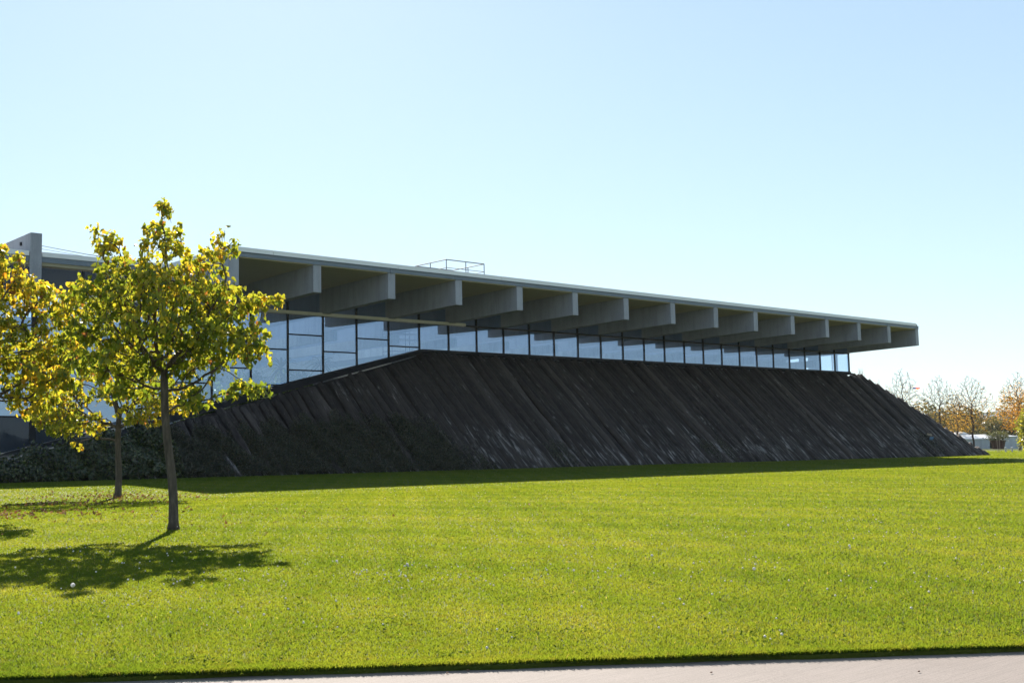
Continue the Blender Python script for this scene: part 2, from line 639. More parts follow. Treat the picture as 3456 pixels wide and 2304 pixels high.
def build_logs():
    mb = MB()
    rng = random.Random(11)
    X = XL
    while X < XTR + RUN - 0.35:
        r = rng.choice((rng.uniform(0.17, 0.24), rng.uniform(0.24, 0.31)))
        tt = top_t(X) + rng.uniform(-0.03, 0.0) - (0.02 if X < 19 else 0.0)
        if tt > 0.02:
            L = math.hypot(RUN, ZT - ZB) * tt
            n = max(3, int(L / 0.75))
            pts, rad = [], []
            skew = rng.uniform(-0.16, 0.16)
            base_out = rng.uniform(-0.12, 0.1)
            ph, ph2 = rng.uniform(0, 6.3), rng.uniform(0, 6.3)
            amp = rng.uniform(0.03, 0.1)
            for i in range(n + 1):
                u = i / n
                t = -0.02 + (tt + 0.02) * u
                dx = skew * (u - 0.5) + amp * math.sin(ph + u * 5) + 0.4 * amp * math.sin(ph2 + 13 * u)
                pts.append(slope_pt(X + dx, t, base_out + 0.5 * amp * math.sin(ph2 + u * 6)))
                rr = r * (1.08 - 0.18 * u) * (1 + 0.06 * math.sin(ph + 17 * u) + 0.05 * math.sin(ph2 + 41 * u))
                rad.append(rr)
            mb.tube(pts, rad, 9)
        X += r * rng.uniform(1.8, 2.25)
    # the logs of the end slope, running down to the right
    Y = YB
    while Y < bk:
        r = rng.uniform(0.22, 0.3)
        tt = min(0.975, (Y - YB) / RUN)
        if tt > 0.03:
            pts, rad = [], []
            for i in range(7):
                t = -0.02 + (tt + 0.02) * i / 6
                x = XTR + RUN * (1 - t)
                pts.append(Vector((x, Y + 0.06 * math.sin(i * 2.1 + Y), gz(x, Y) - 0.12 + (ZT - gz(x, Y)) * t - 0.05)))
                rad.append(r)
            mb.tube(pts, rad, 7)
        Y += r * 1.75
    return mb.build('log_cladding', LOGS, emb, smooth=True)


build_logs()

# ------------------------------------------------------------------ pavilion
S, BW = 5.5, 0.5665
ZBM, HB, G = 11.054, 1.688, -0.0215
YG = 7.97
XE = 76.70                              # right end of the glazing
pav = thing('glazed_pavilion', (35, 8, 8.8),
            'long concrete and glass pavilion with a deep flat roof on cantilevered beams', 'building')
for k in range(15):
    mb = MB()
    x1 = k * S
    x0 = x1 - BW
    y1 = 32
    prof = [(0.0, ZBM + 0.03), (0.03, ZBM), (y1, ZBM + G * y1), (y1, ZBM + HB + G * y1), (0.0, ZBM + HB)]
    m = len(prof)
    vs = [(x0 + (0.012 if 0 else 0), y, z) for (y, z) in prof] + [(x1, y, z) for (y, z) in prof]
    mb.add(vs, [tuple(range(m)), tuple(range(2 * m - 1, m - 1, -1))] + [(i, m + i, m + (i + 1) % m, (i + 1) % m) for i in range(m)])
    o = mb.build('roof_beam', CONCRETE, pav)
    bv = o.modifiers.new('bevel', 'BEVEL')
    bv.width = 0.015
    bv.segments = 1
ztop = 12.742
mb = MB()
mb.box(-BW + 0.03, XE + 0.28, 0.05, 8.02, 12.70, 12.95, G)
mb.box(-20, XE + 0.28, 8.02, 17.5, 12.70, 12.95, G)
mb.box(-20, XE + 0.28, 31.0, 32, 12.70, 12.95, G)
mb.build('soffit', SOFFIT, pav)
mb = MB()
mb.box(-20, XE + 0.2, 17.5, 31.0, 13.1, 13.13)
glz = mb.build('added_skylight', CLEAR, pav)  # skylight added out of view to bring daylight onto the interior beams
for i in range(17):
    mb = MB()
    mb.box(-14.5 + 5.5 * i, -14.4 + 5.5 * i, 17.5, 31.0, 12.95, 13.095)
    mb.build('added_skylight_bar', STEEL, glz)
mb = MB()
mb.box(-BW + 0.06, XE + 0.26, 0.06, 8.04, 13.0, 13.24)
mb.box(-20, XE + 0.26, 8.04, 17.5, 13.0, 13.24)
mb.box(-20, XE + 0.26, 31.0, 32, 13.0, 13.24)
mb.build('roof_deck', ROOF_MEMBRANE, pav)
# steel channel under the white edge: web with two flanges
mb = MB()
X0R, X1R = -BW - 0.03, XE + 0.32
mb.box(X0R, X1R, -0.02, 0.055, 12.742, 13.03)
mb.box(X0R, X1R, -0.075, -0.02, 12.742, 12.765)
mb.box(X0R - 0.03, X1R + 0.06, -0.10, -0.02, 13.008, 13.03)
mb.box(X0R, X0R + 0.075, 0.055, 8.0, 12.742, 13.03)
mb.box(X1R - 0.075, X1R, 0.055, 32, 12.742, 13.03)
mb.box(-20, X0R + 0.07, 7.95, 8.0, 12.72, 13.03)
chan = mb.build('edge_channel', STEEL, pav)
for k in range(3, 15, 2):
    mb = MB()
    x = k * S - BW - 0.02 if k > 2 else 0
    mb.box(x - 0.05, x + 0.05, -0.05, -0.021, 12.77, 13.0)
    mb.build('splice_plate', STEEL, chan)
mb = MB()
x = 2 * S - BW / 2
mb.box(x - 0.13, x - 0.02, -0.07, -0.021, 12.77, 12.99)
mb.box(x - 0.13, x + 0.1, -0.09, -0.021, 12.70, 12.735)
mb.build('splice_plate', STEEL, chan)
# white roof edge in lengths with open joints
seams = [X0R - 0.02, 2.2, 11.2, 20.0, 31.1, 42.0, 53.1, 64.2, X1R - 0.5]
for a, b in zip(seams[:-1], seams[1:]):
    mb = MB()
    mb.box(a + 0.012, b - 0.012, -0.06, 0.1, 13.034, 13.30)
    mb.build('roof_edge_panel', WHITE_METAL, pav)
mb = MB()
mb.box(X0R - 0.02, X0R + 0.16, 0.1, 8.1, 13.034, 13.31)
mb.build('roof_edge_panel', WHITE_METAL, pav)
mb = MB()
mb.box(X0R + 0.15, X0R + 0.4, -0.055, 0.1, 13.302, 13.38)
mb.build('roof_edge_panel', WHITE_METAL, pav)
mb = MB()
mb.box(-8.22, X0R - 0.03, 7.9, 8.1, 13.034, 13.31)
mb.build('roof_edge_panel', WHITE_METAL, pav)
mb = MB()
mb.box(-20, -8.95, 7.9, 8.1, 13.034, 13.31)
mb.build('roof_edge_panel', WHITE_METAL, pav)
mb = MB()
mb.box(X1R - 0.45, X1R, 0.12, 32, 13.034, 13.26)
mb.build('roof_edge_panel', WHITE_METAL, pav)
# upstanding concrete fin over the left wing
mb = MB()
mb.box(-8.92, -8.26, 7.85, 30, 10.9, 14.37)
o = fin = mb.build('concrete_fin', CONCRETE, pav)
bv = o.modifiers.new('bevel', 'BEVEL')
bv.width = 0.02
mb = MB()
mb.lathe((-8.94, 9.3, 13.9), [(0.001, -0.1), (0.09, -0.1), (0.09, 0.1), (0.001, 0.1)], 10)
mb.build('wall_vent', FRAME, fin)
# roof cables at the fin
mb = MB()
for (z0, z1, yy) in ((13.75, 13.35, 8.3), (13.62, 13.32, 8.6), (13.72, 13.3, 8.2)):
    mb.tube([(-8.26, yy, z0), (-5.5, yy, (z0 + z1) / 2 - 0.05), (-2.5, yy, z1)], [0.012] * 3, 5)
mb.build('roof_cable', GALV, pav)
# glazing: mullions every 2.75 m, sill that steps down towards the left
X_0 = 18.93
mull = [X_0 + 2.75 * i for i in range(-12, 22)]
HEAD = 10.80


def beam_at(x):
    return False


def pane(x0, x1, za0, za1, zb0, zb1, y=YG, mat=None):
    """pane between x0 and x1; bottom z za0..za1 (sloping), top z zb0..zb1"""
    mb = MB()
    y0, y1 = y - 0.012, y + 0.012
    vs = [(x0, y0, za0), (x1, y0, za1), (x1, y0, zb1), (x0, y0, zb0), (x0, y1, za0), (x1, y1, za1), (x1, y1, zb1), (x0, y1, zb0)]
    mb.add(vs, [(0, 1, 2, 3), (7, 6, 5, 4), (0, 4, 5, 1), (1, 5, 6, 2), (2, 6, 7, 3), (3, 7, 4, 0)])
    return mb.build('window_pane', mat or GLASS, pav)


TRANS = {0: [8.97], 1: [9.39], 2: [8.35], 3: [9.4, 7.01], 4: [8.355, 5.98], 5: [9.4, 7.02], 6: [8.36, 5.99], 7: [9.4, 7.0], 8: [8.36, 5.0],
         9: [7.0, 4.3], 10: [7.8, 3.86], 11: [6.5, 3.27]}
for i, x in enumerate(mull):
    zb = sill_z(x) + (0.0 if i < 12 else 0.0)
    w = 0.055 if i != 2 else 0.16
    mb = MB()
    mb.box(x - w, x + w, YG - 0.07, YG + 0.12, zb - 0.05, 12.42)
    mb.build('mullion', FRAME, pav)
    if i == len(mull) - 1:
        break
    xn = mull[i + 1]
    a, b = x + w, xn - (0.055 if i != 1 else 0.16)
    idx = 11 - i
    levels = sorted(TRANS.get(idx, []))
    za, zc = sill_z(a) + 0.02, sill_z(b) + 0.02
    lo0, lo1 = za, zc
    for z in levels + [HEAD - 0.05]:
        if z < min(lo0, lo1) + 0.1 and z < max(lo0, lo1):
            # the transom meets the sloping sill inside this bay: a triangle of glass below it
            f = (z - za) / (zc - za)
            xm = a + (b - a) * max(0.05, min(0.95, f))
            mb = MB()
            mb.box(a + 0.002, xm, YG - 0.05, YG + 0.08, z - 0.045, z + 0.045)
            mb.build('transom', FRAME, pav)
            continue
        pane(a, b, lo0, lo1, z - 0.045, z - 0.045, mat=SHADE_GLASS if (b < -3 and z < 4.5) else None)
        if z < HEAD - 0.1:
            mb = MB()
            mb.box(a + 0.002, b - 0.002, YG - 0.05, YG + 0.08, z - 0.045, z + 0.045)
            mb.build('transom', FRAME, pav)
        lo0 = lo1 = z + 0.045
    pane(a, b, HEAD + 0.06, HEAD + 0.06, 12.40, 12.40, mat=SHADE_GLASS if b < 0 else None)
mb = MB()
mb.box(mull[0] - 0.1, XE + 0.06, YG - 0.06, YG + 0.13, HEAD - 0.045, HEAD + 0.058)
mb.build('head_transom', FRAME, pav)
mb = MB()
sx = [mull[0] - 0.1, 19.1, XE + 0.08]
for a, b in ((sx[0], 19.1), (19.1, sx[2])):
    z0, z1 = sill_z(a), sill_z(b)
    y0, y1 = YG - 0.16, YG + 0.16
    h = 1.0 if a < 0 else 0.17
    vs = [(a, y0, z0 - h), (b, y0, z1 - 0.17), (b, y0, z1), (a, y0, z0), (a, y1, z0 - h), (b, y1, z1 - 0.17), (b, y1, z1), (a, y1, z0)]
    mb.add(vs, [(0, 1, 2, 3), (7, 6, 5, 4), (0, 4, 5, 1), (1, 5, 6, 2), (2, 6, 7, 3), (3, 7, 4, 0)])
mb.build('window_sill', FRAME, pav)
# pale gutter in front of the head on the left half
mb = MB()
mb.box(-8.2, 23.1, YG - 0.36, YG - 0.075, 10.74, 10.95)
mb.build('gutter', GUTTER, pav)
# right end wall: openings between solid bays
ZW0, ZW1 = 8.86, 12.35
ops = [(8.15, 9.33), (9.55, 9.95), (10.0, 11.38), (12.96, 13.34), (14.14, 15.38), (16.99, 17.47), (17.83, 18.07), (18.55, 19.8), (21.5, 23.0)]
solid0 = 7.95
yc = YG
segs = []
for (a, b) in ops:
    if a - yc > 0.02:
        segs.append((yc, a))
    yc = b
segs.append((yc, 32))
for (a, b) in segs[1:]:
    mb = MB()
    mb.box(XE - 0.12, XE + 0.02, a, b, ZW0, ZW1)
    mb.build('end_wall_panel', PALE_WALL, pav)
mb = MB()
mb.box(XE - 0.1, XE + 0.0, YG + 0.1, 32, HEAD - 0.02, ZW1 - 0.003)
mb.build('end_wall_header', PALE_WALL, pav)
mb = MB()
mb.box(XE - 0.03, XE - 0.01, YG + 0.1, YG + 0.3, ZW0, HEAD - 0.1)
mb.build('window_pane', CLEAR, pav)
mb = MB()
mb.box(XE - 0.06, XE + 0.0, 12.96, 13.34, 9.35, 9.42)
mb.build('transom', FRAME, pav)
# interior: floors, back wall, inner edge
mb = MB()
mb.box(19.0, XE - 0.15, 8.2, 31.7, 8.55, 8.75)
mb.box(-20, 19.0, 8.2, 31.7, 0.5, 0.7)
mb.box(18.8, 19.0, 8.3, 31.7, 0.7, 8.55)
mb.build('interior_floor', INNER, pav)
for k in range(-2, 14):
    mb = MB()
    x = k * S + 1.9
    mb.box(x, x + 0.4, 10.2, 30.5, 9.42, 10.12)
    if k < 4:
        mb.box(x, x + 0.4, 11.2, 30.5, 7.35, 8.2)
    if k < 3:
        mb.box(x, x + 0.4, 12.2, 30.5, 5.2, 6.0)
    mb.build('interior_beam', CONCRETE_WARM, pav)
mb = MB()
mb.box(-20, XE - 0.13, 31.75, 32.0, -0.2, 12.3)
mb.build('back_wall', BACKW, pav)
mb = MB()
mb.box(-20.2, -20.0, 8.0, 32.0, -0.2, 13.2)
mb.build('side_wall', CONCRETE, pav)
mb = MB()
mb.box(-20.2, -14, 7.9, 8.1, -0.2, 13.0)
mb.build('side_wall', CONCRETE, pav)

# ------------------------------------------------------------------ roof railing
rail = thing('roof_railing', (18.1, 3.2, 13.25), 'thin grey safety railing around a hatch on the flat roof', 'railing')
RX0, RX1, RY0, RY1, RZ = 16.42, 19.8, 1.54, 5.0, 14.35
mb = MB()
for (x, y) in ((RX0, RY0), (RX1, RY0), (18.14, RY0), (RX0, RY1), (RX1, RY1), (RX0, 3.3), (RX1, 3.3)):
    mb = MB()
    mb.tube([(x, y, 13.22), (x, y, RZ)], [0.034, 0.034], 6)
    mb.build('post', GALV, rail)
for (a, b) in (((RX0, RY0), (RX1, RY0)), ((RX0, RY0), (RX0, RY1)), ((RX1, RY0), (RX1, RY1)), ((RX0, RY1), (RX1, RY1))):
    mb = MB()
    mb.tube([(*a, RZ), (*b, RZ)], [0.034, 0.034], 6)
    mb.build('handrail', GALV, rail)
    mb = MB()
    mb.tube([(*a, 13.80), (*b, 13.80)], [0.02, 0.02], 6)
    mb.build('mid_rail', GALV, rail)

# ------------------------------------------------------------------ trees
RH = np.array([0.7436, -0.6686, 0.0])       # to the right of the picture, level
DH = np.array([0.6702, 0.7422, 0.0])        # away from the camera, level


def colonise(rng, lobes, start, natt, step, di, dk, iters=140, up=0.06):
    """space colonisation: start = list of (point, parent index); lobes = (centre, radii, weight)"""
    att = []
    w = np.array([l[2] for l in lobes], float)
    w /= w.sum()
    for l, nn in zip(lobes, rng.multinomial(natt, w)):
        d = rng.normal(size=(nn, 3))
        d /= np.linalg.norm(d, axis=1)[:, None]
        r = rng.random(nn) ** (1 / 2.6)
        att.append(np.array(l[0]) + d * r[:, None] * np.array(l[1]))
    att = np.concatenate(att)
    P = [np.array(p, float) for p, _ in start]
    par = [q for _, q in start]
    nodes = np.array(P)
    alive = np.ones(len(att), bool)
    for it in range(iters):
        A = att[alive]
        if len(A) == 0:
            break
        d = np.linalg.norm(A[:, None, :] - nodes[None], axis=2)
        j = d.argmin(1)
        dm = d[np.arange(len(A)), j]
        ok = dm < di
        if not ok.any():
            di *= 1.3
            if di > 6:
                break
            continue
        new, npar = [], []
        for n in np.unique(j[ok]):
            v = A[ok & (j == n)] - nodes[n]
            v /= np.linalg.norm(v, axis=1)[:, None]
            dv = v.mean(0) + rng.normal(size=3) * 0.16 + np.array([0, 0, up])
            L = np.linalg.norm(dv)
            if L < 1e-3:
                continue
            new.append(nodes[n] + dv / L * step)
            npar.append(n)
        if not new:
            break
        nodes = np.concatenate([nodes, np.array(new)])
        par += npar
        d2 = np.linalg.norm(att[:, None, :] - np.array(new)[None], axis=2).min(1)
        alive &= d2 > dk
    return nodes, par


def radii(nodes, par, tip, e=2.35):
    n = len(nodes)
    acc = np.zeros(n)
    kids = [[] for _ in range(n)]
    for i in range(n - 1, -1, -1):
        if acc[i] == 0:
            acc[i] = tip ** e
        if par[i] >= 0:
            acc[par[i]] += acc[i]
            kids[par[i]].append(i)
    return acc ** (1 / e), kids


def chains(nodes, rad, kids, root=0):
    out, stack = [], [(root, None)]
    while stack:
        s, pre = stack.pop()
        ch = [pre, s] if pre is not None else [s]
        while kids[ch[-1]]:
            ks = sorted(kids[ch[-1]], key=lambda q: -rad[q])
            for q in ks[1:]:
                stack.append((q, ch[-1]))
            ch.append(ks[0])
        out.append(ch)
    return out


HEART = np.array([(0.0, 0.0), (0.30, -0.10), (0.50, 0.12), (0.46, 0.40), (0.24, 0.74), (0.0, 1.06),
                  (-0.24, 0.74), (-0.46, 0.40), (-0.50, 0.12), (-0.30, -0.10), (0.0, 0.42), (0.0, 0.78)])
HEART_F = [(0, 1, 2, 10), (10, 2, 3, 10), (10, 3, 4, 11), (11, 4, 5, 11), (11, 5, 6, 11), (11, 6, 7, 10), (10, 7, 8, 10), (10, 8, 9, 0)]
HEART_T = np.array([(0, 1, 2), (0, 2, 10), (10, 2, 3), (10, 3, 4), (10, 4, 11), (11, 4, 5), (11, 5, 6), (11, 6, 10), (10, 6, 7), (10, 7, 8), (10, 8, 0), (0, 8, 9)])
DIAM = np.array([(0.0, 0.0), (0.32, 0.45), (0.0, 1.0), (-0.32, 0.45)])
DIAM_T = np.array([(0, 1, 2), (0, 2, 3)])


def leaf_cloud(name, pos, axis, nrm, size, mat, parent, tint, rng, shape='heart', fold=0.35, curl=0.25):
    """one mesh of many leaves: pos (n,3) stalk ends, axis = along the leaf, nrm = facing"""
    sh, tri = (HEART, HEART_T) if shape == 'heart' else (DIAM, DIAM_T)
    n = len(pos)
    axis = axis / np.linalg.norm(axis, axis=1)[:, None]
    side = np.cross(axis, nrm)
    side /= np.linalg.norm(side, axis=1)[:, None] + 1e-9
    nr = np.cross(side, axis)
    k = len(sh)
    fo = fold * (0.5 + rng.random(n))
    cu = curl * rng.normal(size=n)
    x = sh[:, 0][None] * size[:, None]
    y = sh[:, 1][None] * size[:, None]
    z = np.abs(x) * fo[:, None] - cu[:, None] * y * y / size[:, None]
    v = pos[:, None] + side[:, None] * x[..., None] + axis[:, None] * y[..., None] + nr[:, None] * z[..., None]
    f = (tri[None] + (np.arange(n) * k)[:, None, None]).reshape(-1, 3)
    return np_mesh(name, v.reshape(-1, 3), f, mat, parent, {'tint': np.repeat(tint, k)})


def broad_tree(name, label, base, lobes, trunk, seed, leafn, lsize, tint0, tspread, r0, natt=900, pods=40, zyel=0.0, low=()):
    rng = np.random.default_rng(seed)
    root = thing(name, (base[0], base[1], gz(base[0], base[1]) - 0.03), label, 'tree', 'broad-leaved young trees on the lawn')
    L = [(RH * c[0] + DH * c[1] + np.array([0, 0, c[2]]), (r[0], r[0], r[1]), w) for (c, r, w) in lobes]
    start = [(RH * u + DH * d + np.array([0, 0, z]), i - 1) for i, (u, d, z) in enumerate(trunk)]
    nodes, par = colonise(rng, L, start, natt, 0.14, 1.6, 0.2, 140, 0.16)
    rad, kids = radii(nodes, par, 0.0045, 2.3)
    sc = r0 / rad[0]
    rad = np.maximum(rad * sc, 0.0045)
    # soften the lower trunk to a slow taper
    off = np.array(root.location)
    ch = chains(nodes, rad, kids)
    main = ch[0]
    nt = len(trunk)
    mb = MB()
    tr = list(range(nt))
    pts = [Vector(nodes[i] + off) for i in tr]
    rr = [r0 * (1 - 0.26 * k / nt) if k > 1 else r0 * (1.5, 1.06)[k] for k in range(nt)]
    zc = 1.0
    for k in range(nt):
        if k >= 2:
            rr[k] = max(min(rr[k], rad[k] * 1.25), 0.012)
    mb.tube(pts, rr, 14)
    mb.build('trunk', BARK, root, smooth=True)
    mb = MB()
    for c in ch:
        c2 = [i for i in c if i >= nt or True]
        if c is main:
            c2 = [i for i in c if i >= nt - 1]
        if len(c2) < 2:
            continue
        rl = [rad[i] for i in c2]
        if c2[0] < nt and c is not main:
            rl[0] = min(rl[0], rl[1] * 1.15)
        rl = [min(q, rl[0]) for q in rl]
        mb.tube([Vector(nodes[i] + off) for i in c2], rl, 7 if rl[0] > 0.02 else 5, caps=False)
    # leaves hang from the outer twigs
    cand = np.array([i for i in range(nt, len(nodes)) if rad[i] < 0.017])
    tips = np.array([i for i in cand if not kids[i]])
    pick = np.concatenate([rng.choice(tips, int(leafn * 0.45)), rng.choice(cand, leafn - int(leafn * 0.45))])
    n = len(pick)
    ctr = np.average(np.array([l[0] for l in L]), axis=0, weights=[l[2] for l in L])
    outw = nodes[pick] - ctr
    outw /= np.linalg.norm(outw, axis=1)[:, None] + 1e-6
    pd = rng.normal(size=(n, 3)) + outw * 0.5 + np.array([0, 0, 0.1])
    pd /= np.linalg.norm(pd, axis=1)[:, None]
    pos = nodes[pick] + pd * rng.uniform(0.02, 0.17, n)[:, None]
    ax = outw * 0.35 + rng.normal(size=(n, 3)) * 0.42 + np.array([0, 0, -1.0])
    nr = rng.normal(size=(n, 3)) * 0.9 + np.array([0, 0, 0.45]) + outw * 0.4
    size = lsize * rng.uniform(0.55, 1.2, n)
    cl = {}
    h = (nodes[pick][:, 2] - nodes[:, 2].min()) / nodes[:, 2].max()
    blot = 0.12 * np.sin(nodes[pick][:, 0] * 2.3 + seed) * np.cos(nodes[pick][:, 1] * 1.9 + nodes[pick][:, 2] * 2.1)
    tint = np.clip(tint0 + tspread * rng.normal(size=n) + zyel * (h - 0.6) + blot, 0.02, 0.99)
    tint = np.where(rng.random(n) < 0.012, 1.0, tint)
    leaf_cloud('foliage', pos + off, ax, nr, size, LEAF, root, tint, rng)
    if pods:
        up = sorted(tips, key=lambda i: -nodes[i][2])
        for q in range(pods):
            i = up[int(rng.random() ** 1.6 * len(up) * 0.8)]
            p = Vector(nodes[i] + off) + Vector(rng.normal(size=3) * 0.05)
            Ln = rng.uniform(0.18, 0.34)
            side = Vector((rng.normal() * 0.4, rng.normal() * 0.4, 0))
            if rng.random() < 0.12:      # bent stalk that rises, then droops
                mb.tube([p, p + Vector((0, 0, Ln * 0.6)) + side * 0.08, p + Vector((0, 0, Ln * 0.55)) + side * 0.3, p + Vector((0, 0, Ln * 0.1)) + side * 0.38], [0.004, 0.0045, 0.0045, 0.003], 4)
            else:
                mb.tube([p, p + Vector((0, 0, -Ln * 0.5)) + side * 0.05, p + Vector((0, 0, -Ln)) + side * 0.1], [0.0045, 0.005, 0.0025], 4)
    mb.build('branches', BARK, root, smooth=True)  # the hanging seed pods are joined into this mesh with the branches
    return root


def trunkline(h, lean_u, lean_d, n, top):
    return [(lean_u * (z / h) ** 1.2 + 0.03 * math.sin(z * 2.2), lean_d * z / h, z) for z in [0.0, 0.18] + [0.18 + (top - 0.18) * (i + 1) / n for i in range(n)]]


T1 = (-21.66, -37.38)
broad_tree('broadleaf_tree', 'green and yellow leaved young tree standing in full on the lawn, nearest the path', T1,
           [((-0.22, 0.0, 5.3), (0.55, 0.8), 1.5), ((-0.2, 0, 6.15), (0.2, 0.36), 0.45), ((-1.42, 0.3, 5.65), (0.34, 0.36), 0.42),
            ((-1.1, 0.2, 5.2), (0.3, 0.3), 0.2),
            ((0.95, -0.2, 5.35), (0.3, 0.42), 0.5), ((0.3, 0.6, 5.1), (0.5, 0.5), 0.6), ((-0.6, -0.4, 4.65), (1.15, 0.6), 2.2),
            ((0.35, 0.1, 4.55), (0.95, 0.55), 1.6), ((1.2, 0.2, 4.35), (0.7, 0.3), 1.0), ((1.8, 0.0, 4.42), (0.42, 0.15), 0.4),
            ((1.2, -0.5, 3.6), (0.7, 0.5), 1.5), ((1.55, 0.1, 3.5), (0.4, 0.4), 0.5), ((1.35, 0.3, 2.72), (0.5, 0.2), 0.5),
            ((-1.55, 0.0, 4.35), (0.8, 0.65), 1.5), ((-1.5, 0.4, 3.6), (0.9, 0.6), 1.5), ((-0.75, -0.6, 3.5), (0.8, 0.55), 1.2),
            ((0.2, 0.2, 3.35), (0.8, 0.5), 0.9), ((-0.9, 0.5, 2.85), (0.75, 0.32), 0.8), ((0.45, -0.2, 2.5), (0.4, 0.25), 0.35),
            ((0.0, 1.3, 4.2), (0.9, 0.9), 1.1), ((-0.1, -1.2, 4.1), (0.9, 0.8), 1.1)],
           trunkline(6.2, -0.5, 0.05, 7, 3.1), 5, 8300, 0.1, 0.38, 0.16, 0.09, 2400, 70, 0.5)
T2 = (-14.34, -17.47)
broad_tree('broadleaf_tree', 'yellow leaved tree behind the full green one, its slimmer trunk left of the other', T2,
           [(tuple(1.1 * q for q in c), tuple(1.1 * q for q in r), w) for (c, r, w) in [((0, 0, 6.6), (0.8, 0.8), 1.0), ((-1.2, 0.2, 6.0), (1.0, 0.7), 1.2), ((1.1, 0.2, 5.8), (1.0, 0.7), 1.2),
            ((-2.0, 0, 4.8), (1.1, 0.7), 1.6), ((1.9, 0, 4.6), (1.0, 0.7), 1.4), ((-1.9, 0.3, 3.4), (1.0, 0.6), 1.9), ((-1.3, -0.4, 2.5), (1.2, 0.5), 2.2), ((-2.1, -0.2, 2.75), (0.7, 0.45), 1.1),
            ((1.6, 0.2, 3.3), (1.15, 0.6), 1.8), ((2.2, 0, 2.9), (0.5, 0.3), 0.4), ((0.9, -0.4, 2.75), (0.9, 0.45), 1.4), ((0, 0.8, 4.0), (1.3, 1.0), 1.2), ((0, -1.2, 4.0), (1.3, 1.0), 1.2),
            ((-1.35, 0.1, 1.75), (0.35, 0.22), 0.15), ((-0.55, 0.0, 1.95), (0.2, 0.2), 0.12)]],
           trunkline(7, 0.05, 0, 6, 3.0), 9, 9800, 0.115, 0.5, 0.17, 0.12, 1900, 30, 0.1)
T3 = (-23.34, -29.25)
broad_tree('broadleaf_tree', 'golden orange leaved tree at the left edge, trunk out of view', T3,
           [((0.2, 0, 6.3), (0.9, 0.8), 1.0), ((1.1, 0, 6.0), (0.55, 0.5), 0.7), ((1.5, 0.2, 5.3), (0.75, 0.5), 1.1), ((2.2, 0, 4.9), (0.55, 0.4), 0.7),
            ((2.4, 0.1, 4.1), (0.7, 0.6), 1.2), ((2.2, -0.2, 3.3), (0.75, 0.5), 1.1), ((1.6, 0.3, 2.75), (0.7, 0.35), 0.8), ((1.1, -0.4, 4.2), (0.9, 1.0), 2.4), ((1.5, 0.5, 3.6), (0.7, 0.7), 1.2),
            ((-1.2, 0, 5.6), (0.9, 0.7), 0.7), ((-2.0, 0, 4.3), (1.0, 0.9), 0.9), ((-1.3, 0, 3.0), (1.0, 0.5), 0.7), ((0, 1.3, 4.3), (1.0, 1.1), 1.0), ((0, -1.4, 4.3), (1.0, 1.1), 1.0)],
           trunkline(6.6, 0.0, 0, 6, 3.0), 21, 9500, 0.112, 0.5, 0.18, 0.12, 1800, 40, 0.1)


def locust(label, base, h, spread, seed, ntint, trunk_h=2.6, leafn=900, lowfill=1.0, tw=0.026, nat=1500):
    """open crowned, half bare tree of the background row"""
    rng = np.random.default_rng(seed)
    root = thing('locust_tree', (base[0], base[1], gz(*base) - 0.1), label, 'tree', 'half bare autumn trees beyond the embankment')
    L = []
    for q in range(7):
        z = trunk_h + (h - trunk_h) * (0.15 + 0.8 * q / 6)
        f = math.sin(math.pi * (0.25 + 0.62 * q / 6))
        L.append((np.array([0, 0, z]), (spread * f, spread * f, 0.13 * h), f))
    n = 10
    start = [(np.array([0.12 * math.sin(i * 1.3 + seed), 0.12 * math.cos(i * 1.7), trunk_h * 1.0 * i / 4 if i < 5 else trunk_h + (h * 0.72 - trunk_h) * (i - 4) / 6]), i - 1) for i in range(n)]
    nodes, par = colonise(rng, L, start, nat, 0.34, 4.0, 0.42, 160, 0.1)
    rad, kids = radii(nodes, par, tw, 2.25)
    rad = np.maximum(rad * (0.17 / rad[0]), tw)
    off = np.array(root.location)
    mb = MB()
    cs = chains(nodes, rad, kids)
    mb.tube([Vector(nodes[i] + off) for i in range(n)], [max(rad[i] * (1.25 if i == 0 else 1), 0.03) for i in range(n)], 8)
    mb.build('trunk', DARK_BARK, root, smooth=True)
    mb = MB()
    for c in cs:
        c2 = [i for i in c if i >= n - 1] if c is cs[0] else c
        if len(c2) > 1:
            rl = [min(rad[i], rad[c2[1]] * 1.1) for i in c2]
            mb.tube([Vector(nodes[i] + off) for i in c2], rl, 4, caps=False)
    mb.build('branches', DARK_BARK, root)
    cand = np.array([i for i in range(n, len(nodes)) if rad[i] < 0.05])
    hh = nodes[cand][:, 2] / h
    pr = np.clip(1.25 - hh * lowfill, 0.02, 1) ** 2
    pick = rng.choice(cand, leafn, p=pr / pr.sum())
    pos = nodes[pick] + rng.normal(size=(leafn, 3)) * 0.22
    ax = rng.normal(size=(leafn, 3)) + np.array([0, 0, -0.2])
    leaf_cloud('foliage', pos + off, ax, rng.normal(size=(leafn, 3)), rng.uniform(0.1, 0.24, leafn), LOCUST_LEAF, root,
               np.clip(ntint + 0.25 * rng.normal(size=leafn), 0, 1), rng, 'diam')
    return root


